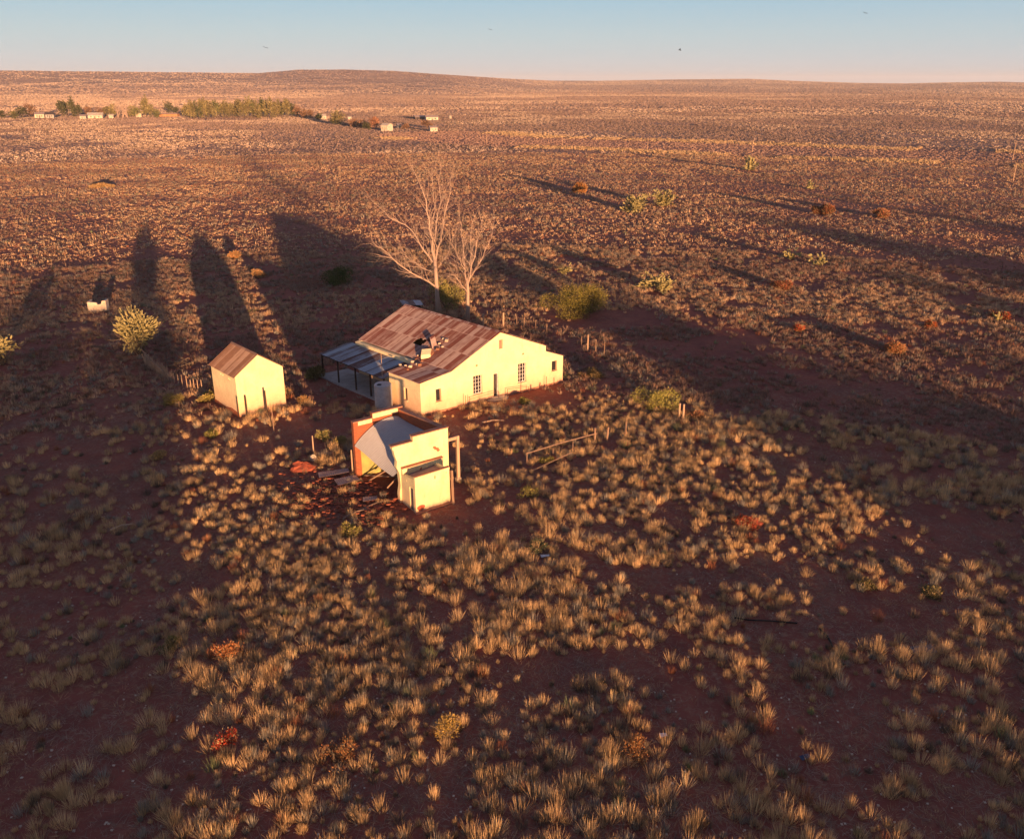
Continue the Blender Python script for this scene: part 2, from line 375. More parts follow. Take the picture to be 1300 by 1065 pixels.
def blades(x, y, h, spread, nb, wd, col, cj=0.16, lean=0.55, zoff=0.0):
    n = len(x); N = n * nb; X = np.repeat(x, nb); Y = np.repeat(y, nb); Hh = np.repeat(h, nb); S = np.repeat(spread, nb); W = np.repeat(wd, nb)
    Z = np.repeat(height(x, y) + zoff, nb); a = rs.uniform(0, 2 * pi, N); rr = np.sqrt(rs.uniform(0, 1, N))
    bx = X + np.cos(a) * rr * S * 0.38; by = Y + np.sin(a) * rr * S * 0.38
    hh = Hh * (1 - 0.45 * rr * rr) * rs.uniform(0.65, 1.08, N); ln = S * lean * rr + S * 0.12 * rs.randn(N)
    tx = bx + np.cos(a) * ln; ty = by + np.sin(a) * ln
    o = rs.uniform(0, 2 * pi, N); wx = np.cos(o) * W * 0.5; wy = np.sin(o) * W * 0.5
    V = np.empty((N, 3, 3)); V[:, 0] = np.stack([bx - wx, by - wy, Z - 0.03], 1); V[:, 1] = np.stack([bx + wx, by + wy, Z - 0.03], 1); V[:, 2] = np.stack([tx, ty, Z + hh], 1)
    c = np.repeat(col, nb, 0) * (1 + cj * rs.randn(N, 1)); c = np.clip(c, 0.01, 0.85)
    return V.reshape(-1, 3), np.repeat(c, 3, 0)
def stuff(name, parts, label, cat):
    V = np.vstack([p[0] for p in parts]); c = np.vstack([p[1] for p in parts])
    me = npmesh(name, V, np.arange(len(V)).reshape(-1, 3), c); o = link(name, me, M['veg']); tag(o, label, cat, None, 'stuff'); return o
STRAW = np.array([0.58, 0.41, 0.24]); GREY = np.array([0.28, 0.25, 0.20]); GREEN = np.array([0.15, 0.17, 0.08]); RED = np.array([0.32, 0.13, 0.07]); DARK = np.array([0.13, 0.10, 0.075])
def tint(x, y, far=0.0):
    n = len(x); k = rs.uniform(0, 1, n); pn = fbm(x / 9, y / 9, 41, 3)
    c = np.tile(STRAW, (n, 1)) * rs.uniform(0.72, 1.15, (n, 1))
    if far:
        pt = sst(0.47, 0.60, fbm(x / 38, y / 16, 93, 4))[:, None] * 0.75; c = c * np.array([0.97, 0.92, 0.97]) * (1 - pt) + np.array([0.24, 0.155, 0.13]) * pt
    else: c = c * np.array([1.12, 1.08, 0.98])
    c[k < 0.26 + 0.5 * (pn - 0.5)] = GREY * 1.1
    c[k < 0.10 + 0.3 * (pn - 0.5)] = DARK * 1.2
    if far: c[(k > 0.86)] = np.array([0.27, 0.15, 0.11])
    c[(k > 0.975)] = RED; c[(k > 0.955) & (k < 0.962)] = GREEN * 1.4
    return c * rs.uniform(0.85, 1.15, (n, 1))
def pick(n, r0, r1, base, cl, a=37):
    x, y = sector(n, r0, r1, a); cn = fbm(x / cl, y / cl, 19, 4)
    p = base * dens(x, y) * sst(0.26, 0.58, cn); m = (rs.uniform(0, 1, n) < p) & free(x, y)
    return x[m], y[m]
# tussocks near the camera
x, y = pick(25000, 14, 66, 0.62, 2.4, 44)
hh = rs.uniform(0.20, 0.72, len(x)) ** 1.05 * (0.85 + 0.5 * vnoise(x / 7, y / 7, 3)); sp = hh * rs.uniform(0.6, 1.0, len(x))
p1 = blades(x, y, hh, sp, 84, np.full(len(x), 0.018), tint(x, y), lean=0.40)
x, y = pick(20000, 14, 66, 0.9, 3.0, 44); hh = rs.uniform(0.06, 0.22, len(x))
c = tint(x, y) * 0.66; p2 = blades(x, y, hh, rs.uniform(0.25, 0.7, len(x)), 12, np.full(len(x), 0.022), c, lean=0.9)
x, y = sector(90000, 14, 75, 44); m = free(x, y) & (rs.uniform(0, 1, len(x)) < 0.25 + 0.75 * sst(.35, .6, fbm(x / 3, y / 3, 88, 4))); x, y = x[m], y[m]   # fallen stems and litter
p3 = blades(x, y, rs.uniform(0.015, 0.07, len(x)), rs.uniform(0.25, 0.7, len(x)), 4, np.full(len(x), 0.018), np.tile(np.array([0.30, 0.23, 0.17]), (len(x), 1)) * rs.uniform(.5, 1.3, (len(x), 1)), lean=1.3, zoff=0.03)
GR1 = stuff('grass', [p1, p2, p3], 'pale dry grass tussocks over the red sand in the foreground', 'grass')
x, y = pick(64000, 66, 135, 0.74, 3.0); hh = rs.uniform(0.22, 0.62, len(x)); sp = hh * rs.uniform(0.7, 1.25, len(x))
p1 = blades(x, y, hh, sp, 22, np.full(len(x), 0.05), tint(x, y, 1), 0.12)
x, y = pick(130000, 135, 330, 0.62, 8.0); hh = rs.uniform(0.22, 0.6, len(x)); sp = hh * rs.uniform(0.9, 1.8, len(x))
p2 = blades(x, y, hh, sp, 7, np.full(len(x), 0.13), tint(x, y, 1), 0.12)
stuff('grass', [p1, p2], 'dry grass veld spreading around and behind the farmhouse', 'grass')
def inroad(x, y):
    P = np.array(ROADP); d = np.full(len(x), 1e9)
    for i in range(len(P) - 1):
        a, b = P[i], P[i + 1]; ab = b - a; t = np.clip(((x - a[0]) * ab[0] + (y - a[1]) * ab[1]) / (ab @ ab), 0, 1)
        d = np.minimum(d, np.hypot(x - a[0] - t * ab[0], y - a[1] - t * ab[1]))
    return d < 33
def farveg(n, r0, r1, hs, ws, nb, cl, thr=0.3, base=None, rd=False, zoff=0.0):
    x, y = sector(n, r0, r1, 40); cn = fbm(x / cl, y / cl, 51, 4); m = (cn > thr + 0.25 * rs.uniform(0, 1, n)); m &= inroad(x, y) if rd == 'only' else (True if rd else ~inroad(x, y)); x, y = x[m], y[m]
    n = len(x); hh = rs.uniform(*hs, n); pn = fbm(x / (cl * 2), y / (cl * 3), 61, 4)
    bl_ = sst(0.47, 0.60, pn)[:, None] * (1 - 0.25 * (r0 > 1500)); c = (np.array([0.42, 0.32, 0.25]) * bl_ + np.array([0.255, 0.185, 0.16]) * (1 - bl_)) * rs.uniform(0.85, 1.15, (n, 1))
    k = rs.uniform(0, 1, n) < (0.14 if r0 < 700 else 0.05); c[k] = DARK * 1.2
    if base is not None: c = np.tile(np.array(base), (n, 1)) * rs.uniform(0.8, 1.2, (n, 1))
    return blades(x, y, hh, hh * 1.8, nb, rs.uniform(*ws, n), c, 0.1, zoff=zoff)
LOWC = (0.24, 0.17, 0.145)
def roadside():
    P = np.array(ROADP); d = np.diff(P, axis=0); L = np.concatenate([[0], np.cumsum(np.hypot(d[:, 0], d[:, 1]))]); X = []; Y = []
    for side_, wd_ in ((-1, 3.0), (1, 5.0)):
        n = 5200; q = rs.uniform(0, L[-1], n); q = q[fbm(q / 30, q * 0 + side_, 15, 3) > 0.36]; i = np.clip(np.searchsorted(L, q) - 1, 0, len(d) - 1); f = (q - L[i]) / (L[i + 1] - L[i]); l = np.hypot(d[i, 0], d[i, 1])
        o = side_ * (33.5 + wd_ * rs.randn(len(q))); X.append(P[i, 0] + d[i, 0] * f - d[i, 1] / l * o); Y.append(P[i, 1] + d[i, 1] * f + d[i, 0] / l * o)
    X = np.concatenate(X); Y = np.concatenate(Y); n = len(X); return blades(X, Y, rs.uniform(.5, .95, n), np.full(n, .9), 7, rs.uniform(.3, .6, n), np.tile(STRAW * 0.85, (n, 1)) * rs.uniform(.8, 1.15, (n, 1)), .1)
stuff('scrub', [farveg(110000, 330, 800, (0.3, 0.8), (0.4, 0.9), 4, 25, 0.28), farveg(120000, 800, 2000, (0.5, 1.1), (1.2, 2.6), 3, 70, 0.16), farveg(300000, 2000, 6500, (0.7, 1.6), (2.6, 6), 3, 160, 0.02),
    farveg(90000, 130, 330, (0.08, 0.2), (0.3, 0.6), 3, 30, 0.0, (0.26, 0.15, 0.11), True), farveg(200000, 330, 900, (0.12, 0.28), (0.8, 1.6), 2, 30, 0.0, LOWC), farveg(330000, 250, 900, (0.22, 0.34), (0.8, 1.6), 3, 30, -0.3, (0.31, 0.205, 0.17), 'only', 0.08), farveg(120000, 900, 2600, (0.3, 0.6), (2.5, 5), 2, 60, -0.3, (0.30, 0.22, 0.185)), roadside()],
      'low dry karoo scrub stretching over the plain to the hills', 'scrub')

# ---------------------------------------------------------------- shrubs, cacti, trees
def leafmass(blobs, n, size, cols, rng, flat=0.0, up=0.5):
    """blobs: (cx,cy,cz,rx,ry,rz); small leaf triangles through their volume, denser near the outside"""
    w_ = np.array([b[3] * b[4] * b[5] for b in blobs]) ** 0.67; k = rng.choice(len(blobs), n, p=w_ / w_.sum()); B = np.array(blobs)[k]
    d = rng.randn(n, 3); d /= np.linalg.norm(d, axis=1)[:, None]; r = rng.uniform(0.25, 1, n) ** 0.45; r *= 1 + 0.12 * rng.randn(n)
    P = B[:, :3] + d * B[:, 3:] * r[:, None]; P[:, 2] = np.maximum(P[:, 2], 0.02)
    a = rng.randn(n, 3); a /= np.linalg.norm(a, axis=1)[:, None]; b = d + rng.randn(n, 3) * 0.6; b[:, 2] += up; b /= np.linalg.norm(b, axis=1)[:, None]
    s = size * rng.uniform(0.6, 1.4, n)[:, None]
    V = np.stack([P - a * s * 0.4, P + a * s * 0.4, P + b * s * 1.3], 1).reshape(-1, 3)
    c = np.array(cols)[rng.randint(0, len(cols), n)] * (0.8 + 0.4 * rng.uniform(0, 1, (len(blobs), 1)))[k] * rng.uniform(0.8, 1.2, (n, 1))
    return V, np.repeat(np.clip(c, 0, 0.8), 3, 0)
def leafobj(name, V, c, parent): return link(name, npmesh(name, V, np.arange(len(V)).reshape(-1, 3), c), M['veg'], parent)
def limb_tubes(mb, rng, p, d, L, r, depth, k=(3, 5), spread=0.6, taper=0.55, grav=0.0):
    n = 4; pts = [tuple(p)]; rad = [r]; q = np.array(p, float); d = np.array(d, float)
    for i in range(n):
        d = d + rng.randn(3) * 0.10; d[2] += grav; d /= np.linalg.norm(d); q = q + d * L / n; pts.append(tuple(q)); rad.append(r * (1 - (1 - taper) * (i + 1) / n))
    mb.tube(pts, rad, 5 if r > 0.03 else 3, False)
    if depth <= 0: return
    for j in range(rng.randint(*k)):
        i = rng.randint(2, n + 1) if j else n; nd = d + rng.randn(3) * spread; nd /= np.linalg.norm(nd)
        limb_tubes(mb, rng, pts[i], nd, L * rng.uniform(0.55, 0.8), rad[i] * 0.72, depth - 1, k, spread, taper, grav)
OL = [(0.22, 0.20, 0.05), (0.29, 0.26, 0.08), (0.16, 0.16, 0.05), (0.34, 0.30, 0.10)]
def shrub(name, loc, rx, rz, n, size, cols, label, cat, seed, group=None, ry=None, stems=True):
    rng = np.random.RandomState(seed); ry = ry or rx; blobs = []
    for i in range(9):
        a = rng.uniform(0, 2 * pi); q = rng.uniform(0.1, 0.75); s = rng.uniform(0.22, 0.48)
        blobs.append((cos(a) * q * rx, sin(a) * q * ry, rz * rng.uniform(0.2, 0.7) * (1.1 - 0.5 * q), rx * s, ry * s, rz * s * 0.9))
    e = empty(name, (loc[0], loc[1], gz(*loc)), label, cat, group)
    V, c = leafmass(blobs, n, size, cols, rng, up=0.9); leafobj('foliage', V, c, e)
    if stems:
        mb = MB()
        for i in range(5):
            a = rng.uniform(0, 2 * pi); limb_tubes(mb, rng, (0, 0, -0.05), (cos(a) * 0.6, sin(a) * 0.6, 1.0), rz * 0.7, 0.02 + rz * 0.008, 1, (2, 4))
        me = MBlocal(mb, 'stem', M['trunk'], e)
    return e
def MBlocal(mb, name, mat, parent):
    me = bpy.data.meshes.new(name); me.from_pydata(mb.v, [], mb.f); me.update(); return link(name, me, mat, parent)
def at_px(u, v): x, y = g(u, v); return (x, y)
BUSH = 'green bushes scattered over the veld'
shrub('bush', at_px(733, 397), 4.7, 4.2, 19000, 0.10, [(0.16, 0.14, 0.035), (0.22, 0.19, 0.05), (0.12, 0.12, 0.035), (0.27, 0.22, 0.07)], 'big round olive green bush behind the farmhouse by the track', 'bush', 15, BUSH, 3.6)
shrub('bush', at_px(835, 519), 2.0, 1.9, 5000, 0.08, [(0.20, 0.20, 0.05), (0.28, 0.26, 0.07), (0.33, 0.29, 0.10)], 'round green bush right of the farmhouse beside two short fence posts', 'bush', 4, BUSH)
shrub('bush', at_px(435, 362), 3.2, 2.6, 5000, 0.12, [(0.06, 0.09, 0.03), (0.09, 0.11, 0.04)], 'dark green bush in the long house shadow left of the dead trees', 'bush', 5, BUSH)
shrub('bush', at_px(566, 392), 2.4, 3.4, 4500, 0.12, OL, 'leafy olive bush at the foot of the taller dead tree', 'bush', 6, BUSH)
shrub('bush', at_px(670, 630), 0.9, 0.7, 1200, 0.06, OL, 'small green bush right of the broken rail frame', 'bush', 7, BUSH)
for i, (u, v, rx, rz, cols, lb) in enumerate([
    (290, 836, 1.1, 1.1, [(0.42, 0.17, 0.07), (0.34, 0.13, 0.05)], 'rusty orange feathery shrub low left in the grass'),
    (285, 947, .75, .75, [(0.40, 0.06, 0.03), (0.32, 0.05, 0.03)], 'small bright red shrub near the bottom left'),
    (572, 935, 1.0, 1.2, [(0.42, 0.28, 0.07), (0.34, 0.24, 0.08)], 'yellow green shrub standing in the foreground tussocks'),
    (812, 958, 1.1, 1.0, [(0.44, 0.22, 0.09), (0.34, 0.15, 0.06)], 'orange brown shrub at the bottom centre right'),
    (430, 968, 1.2, .9, [(0.38, 0.19, 0.08), (0.30, 0.13, 0.06)], 'orange shrub at the bottom left of centre'),
    (948, 668, 1.1, .85, [(0.36, 0.07, 0.035), (0.28, 0.055, 0.03)], 'dark red low shrub in the grass right of centre'),
    (444, 676, .9, .7, OL, 'yellow green shrub just below the brick rubble'),
    (664, 512, .8, .5, OL, 'low green weed at the steps side of the farmhouse wall'),
    (583, 508, .8, .6, [(0.14, 0.14, 0.05)], 'low green weed against the farmhouse gable wall'),
    (693, 586, .7, .5, OL, 'yellow green weed between the two broken rails'),
    (1015, 420, 1.1, .9, [(0.46, 0.09, 0.04)], 'bright red shrub on the right slope'),
    (1180, 416, 1.0, .9, [(0.46, 0.11, 0.04)], 'orange red shrub further right on the slope'),
    (1270, 404, 1.5, 1.0, [(0.42, 0.09, 0.04)], 'red shrub near the right edge of the veld'),
    (1135, 448, 2.0, 1.4, [(0.42, 0.18, 0.08), (0.3, 0.14, 0.07)], 'wide rusty shrub on the lit right slope'),
    (992, 368, 1.9, 1.5, [(0.34, 0.12, 0.07), (0.26, 0.10, 0.06)], 'dark rust shrub below the pair of cacti'),
    (735, 245, 2.3, 2.8, [(0.44, 0.20, 0.07), (0.36, 0.17, 0.06)], 'tall orange shrub on the plain behind the bushes'),
    (1045, 272, 3.2, 2.2, [(0.36, 0.13, 0.07)], 'russet shrub patch far on the right plain'),
    (1115, 276, 2.6, 1.8, [(0.38, 0.15, 0.08)], 'small russet shrub right of the russet patch'),
    (298, 328, 1.5, 1.6, [(0.45, 0.22, 0.09)], 'orange shrub lit between the long shadows'),
    (330, 352, 1.4, 1.5, [(0.48, 0.26, 0.12)], 'pinkish dry shrub in the lit strip of veld'),
    (225, 512, 1.3, .9, [(0.34, 0.30, 0.09), (0.4, 0.3, 0.12)], 'yellow green shrub left of the small shed'),
    (262, 508, 1.1, .8, [(0.36, 0.30, 0.08)], 'flat yellow shrub against the side of the small shed'),
    (268, 555, .9, .6, OL, 'low yellow green shrub in front of the small shed'),
    (205, 582, 1.0, .7, [(0.46, 0.30, 0.12)], 'straw coloured shrub on the bare red ground'),
    (430, 566, .8, .9, [(0.34, 0.28, 0.10)], 'pale shrub behind the red mound beside the post'),
    (411, 557, .9, .9, [(0.30, 0.28, 0.10)], 'small leafy shrub between the shed and the ruined store'),
    (362, 500, .8, 1.0, [(0.36, 0.22, 0.10)], 'dry shrub against the right corner of the small shed'),
    (387, 512, .9, 1.0, [(0.42, 0.24, 0.10)], 'orange lit shrub between the shed and veranda'),
    (398, 480, 1.7, 1.3, [(0.12, 0.13, 0.05), (0.2, 0.17, 0.06)], 'dark shrub beside the open end of the veranda'),
    (880, 530, 1.2, 1.1, [(0.26, 0.12, 0.08), (0.2, 0.1, 0.06)], 'brown leafless shrub right of the two short posts'),
    (750, 478, 1.6, .8, [(0.22, 0.16, 0.07)], 'low brown bush beyond the right end of the house'),
    (1100, 745, .7, .6, [(0.16, 0.15, 0.06)], 'small dark green shrub on bare ground at the right'),
    (1180, 755, .9, .7, [(0.15, 0.14, 0.06)], 'dull green shrub near the blue sheet'),
    (688, 700, 1.0, .7, [(0.10, 0.13, 0.07)], 'grey green weed clump left of the white scrap'),
    (215, 822, .8, .6, [(0.15, 0.14, 0.05)], 'dull green shrub left of the rusty feathery shrub'),
    (130, 238, 3.4, 1.2, [(0.42, 0.26, 0.12)], 'low spreading shrub on the far left plain'),
]):
    d = hypot(*g(u, v)); cols = [tuple(q * f for q in c_) for c_ in cols for f in (0.72, 1.0)] + [(0.30, 0.22, 0.12)]; rx *= 0.8; rz *= 0.85
    shrub('shrub', at_px(u, v), rx, rz, int(900 + rx * rx * 1100), 0.030 + d * 0.0009, cols, lb, 'shrub', 100 + i, 'coloured shrubs in the grass', stems=d < 60)

def pad(mb, p, d, side, L, W, T):
    d = np.array(d) / np.linalg.norm(d); s = np.cross(d, side); s /= np.linalg.norm(s); t = np.cross(d, s)
    vs = []; nr, ns = 5, 8
    for i in range(nr):
        a = -pi / 2 + pi * (i + 0.5) / nr; z = (sin(a) + 1) / 2; r = cos(a) ** 0.7
        for k in range(ns):
            b = 2 * pi * k / ns; vs.append(tuple(np.array(p) + d * z * L + s * cos(b) * r * W / 2 + t * sin(b) * r * T / 2))
    fs = [(i * ns + k, i * ns + (k + 1) % ns, (i + 1) * ns + (k + 1) % ns, (i + 1) * ns + k) for i in range(nr - 1) for k in range(ns)]
    fs += [tuple(range(ns - 1, -1, -1)), tuple(range((nr - 1) * ns, nr * ns))]; mb.add(vs, fs); return np.array(p) + d * L * 0.93, d, s
CACT = NM('cactus_skin', 0.6); _f = CACT.noise(CACT.geo(), 3.0, 4); CACT.col(CACT.mix(_f, (0.18, 0.17, 0.07), (0.36, 0.30, 0.14))); CACT = CACT.m
def cactus(loc, hgt_, rad, npads, label, seed, group, trunk_h=0.0, PL=0.42, PW=0.2, ball=False):
    rng = np.random.RandomState(seed); e = empty('prickly_pear', (loc[0], loc[1], gz(*loc)), label, 'cactus', group); mb = MB(); tips = []
    tk = MB()
    nst = 7 if trunk_h else 5
    for i in range(nst):
        a = 2 * pi * i / nst + rng.uniform(-.3, .3); L = trunk_h if trunk_h else hgt_ * 0.18; sp = (0.5 if not ball else 1.1) * rad / max(hgt_, .1)
        q = np.array((cos(a) * 0.06 * i * 0.3, sin(a) * 0.04 * i * 0.3, -0.05)); dr = np.array((cos(a) * sp, sin(a) * sp, 1.0)); dr /= np.linalg.norm(dr)
        tk.tube([tuple(q), tuple(q + dr * L * 0.6), tuple(q + dr * L)], [0.11, 0.09, 0.07] if trunk_h else [0.08, 0.07, 0.06], 6); tips.append((q + dr * L, dr, 0))
    n = 0
    if ball:
        while n < npads:
            d = rng.randn(3); d /= np.linalg.norm(d); r = rng.uniform(0.35, 1.0); lob = 0.82 + 0.22 * sin(3.1 * d[0] + 2.3 * d[1] + seed) + 0.12 * sin(6 * d[1] - 4 * d[2])
            q = d * np.array((rad, rad, hgt_ * 0.40)) * r * lob + np.array((0, 0, hgt_ * 0.56)); n += 1
            if q[2] < 0.3: continue
            dd = d * 0.7 + rng.randn(3) * 0.45; dd[2] += 0.45; s = rng.uniform(0.7, 1.2); pad(mb, tuple(q), dd, rng.randn(3), PL * s, PW * s, 0.06)
        for i in range(9): a = rng.uniform(0, 6.28); limb_tubes(tk, rng, (0, 0, 0.1), (cos(a) * .8, sin(a) * .8, 1), hgt_ * .5, .09, 1, (2, 4))
        tips = []
    while n < npads and tips:
        j = rng.randint(0, len(tips)); p, d, gen = tips[j]
        dd = d + rng.randn(3) * 0.75; dd[2] = dd[2] * 0.75 + (0.28 if not ball else 0.12); dd /= np.linalg.norm(dd)
        s = rng.uniform(0.75, 1.2); q, d2, s2 = pad(mb, tuple(p), dd, rng.randn(3), PL * s, PW * s, 0.06); n += 1
        if q[2] < hgt_ * rng.uniform(0.85, 1.0) and hypot(q[0], q[1]) < rad and q[2] > 0.2: tips.append((q, d2, gen + 1))
        if rng.rand() < 0.25 and gen > 0 and len(tips) > 6: tips.pop(j)
    MBlocal(tk, 'trunk', M['trunk'], e); MBlocal(mb, 'pads', CACT, e); return e
PG = 'prickly pears on the veld'
cactus(at_px(178, 452), 4.9, 2.5, 1300, 'large rounded prickly pear tree left of the shed', 21, PG, 1.3, 0.40, 0.15, True)
cactus(at_px(4, 462), 3.2, 1.7, 240, 'prickly pear cut by the left edge of the picture', 22, PG, 0.8, 0.42, 0.17, True)
cactus(at_px(716, 350), 3.6, 0.9, 130, 'tall narrow prickly pear behind the big olive bush', 23, PG, 0.4, 0.42, 0.26)
cactus(at_px(838, 370), 3.7, 2.1, 420, 'wide pale prickly pear right of the big olive bush', 24, PG, 0.3, 0.42, 0.24)
cactus(at_px(822, 366), 2.6, 1.6, 120, 'lower prickly pear against the left side of the wide one', 25, PG, 0.2, 0.42, 0.24)
cactus(at_px(1003, 330), 3.1, 1.3, 70, 'small prickly pear, left one of the pair on the right slope', 26, PG, 0.2, 0.5, 0.26)
cactus(at_px(1040, 338), 3.3, 1.5, 90, 'brighter prickly pear, right one of the pair on the slope', 27, PG, 0.2, 0.5, 0.26)
cactus(at_px(1265, 408), 1.7, 0.8, 26, 'tiny prickly pear next to the red shrub at right', 28, PG, 0.1, 0.45, 0.25)
cactus(at_px(800, 268), 3.4, 6.0, 600, 'broad sprawling cactus clump on the plain behind the bushes', 29, PG, 0.2, 0.6, 0.34)
cactus(at_px(843, 262), 4.0, 3.4, 600, 'rounded yellow green cactus on the plain far behind', 30, PG, 0.2, 0.6, 0.34)
cactus(at_px(952, 216), 4.0, 3.5, 120, 'distant green cactus in front of the gravel road', 31, PG, 0.2, 1.0, 0.6)
cactus(at_px(1028, 240), 3.2, 3.0, 90, 'yellowish cactus on the far right plain', 32, PG, 0.2, 0.6, 0.34)

# dead trees behind the house
def dead_tree(loc_px, yoff, limbs, trunk_path, label, seed, tr, depth_k=1.0):
    rng = np.random.RandomState(seed); x0, y0 = g(*loc_px); z0 = gz(x0, y0)
    e = empty('dead_tree', (x0, y0, z0), label, 'dead tree', 'bare dead trees behind the house'); mb = MB()
    pts = [at(u, v, y0) for u, v in trunk_path]; pts[0] = (x0, y0, z0 - 0.3)
    mb.tube(pts, [tr * (1 - 0.30 * i / (len(pts) - 1)) * (1.35 if i == 0 else 1) for i in range(len(pts))], 9)
    mb.build('trunk', M['bark'], e, True)
    for path, r0, dy in limbs:
        mb = MB(); n = len(path); P = []
        for i, (u, v) in enumerate(path):
            P.append(at(u, v, y0 + dy * i / (n - 1)))
        rad = [0.66 * r0 * (1 - 0.80 * i / (n - 1)) for i in range(n)]
        # smooth by midpoint subdivision with jitter
        Q = [P[0]]; R = [rad[0]]
        for i in range(n - 1):
            a, b = np.array(P[i]), np.array(P[i + 1]); L = np.linalg.norm(b - a)
            Q.append(tuple((a + b) / 2 + rng.randn(3) * L * 0.05)); R.append((rad[i] + rad[i + 1]) / 2); Q.append(tuple(b)); R.append(rad[i + 1])
        mb.tube(Q, R, 6)
        for i in range(1, len(Q)):
            d = np.array(Q[i]) - np.array(Q[i - 1]); d /= np.linalg.norm(d)
            for k in range(3 if i < len(Q) - 1 else 5):
                nd = d * 0.9 + rng.randn(3) * 0.55; nd[2] += 0.35; nd /= np.linalg.norm(nd)
                limb_tubes(mb, rng, Q[i], nd, rng.uniform(1.2, 2.3), max(R[i] * 0.42, 0.015), 2, (2, 4), 0.45, 0.35, 0.02)
        mb.build('limb', M['bark'], e)
T1 = [([(555, 366), (535, 353), (514, 341), (498, 328), (485, 316), (474, 309)], 0.17, -3),
      ([(549, 333), (538, 318), (528, 300), (515, 286), (495, 277), (480, 262)], 0.17, 2.5),
      ([(552, 332), (549, 305), (545, 280), (541, 255), (534, 236), (524, 215)], 0.19, -1.5),
      ([(552, 330), (553, 300), (556, 270), (558, 240), (560, 214)], 0.17, 2),
      ([(553, 332), (560, 305), (563, 280), (569, 255), (572, 228)], 0.16, -1),
      ([(551, 325), (547, 300), (549, 280), (550, 250), (548, 222)], 0.13, 3),
      ([(548, 345), (535, 340), (522, 332), (512, 320), (503, 322)], 0.10, 2),
      ([(556, 340), (562, 332), (568, 325), (574, 308)], 0.08, 2)]
dead_tree((557, 397), 0, T1, [(557, 397), (555, 375), (554, 358), (552, 330)], 'taller bare dead tree with pale limbs behind the rusty roof', 51, 0.28)
T2 = [([(594, 372), (586, 362), (578, 350), (572, 348)], 0.09, -2),
      ([(593, 360), (590, 340), (588, 318), (586, 300), (583, 275)], 0.13, 1.5),
      ([(594, 360), (598, 338), (604, 318), (608, 300), (612, 285)], 0.13, -1.5),
      ([(594, 365), (602, 345), (612, 328), (620, 310), (625, 292)], 0.11, 2),
      ([(593, 358), (596, 335), (597, 310), (600, 282)], 0.11, 2.5),
      ([(592, 345), (584, 330), (578, 318), (572, 306)], 0.08, -2)]
dead_tree((594, 406), 0, T2, [(594, 406), (594, 388), (594, 370), (593, 356)], 'shorter bare dead tree at the right of the taller one', 52, 0.22)

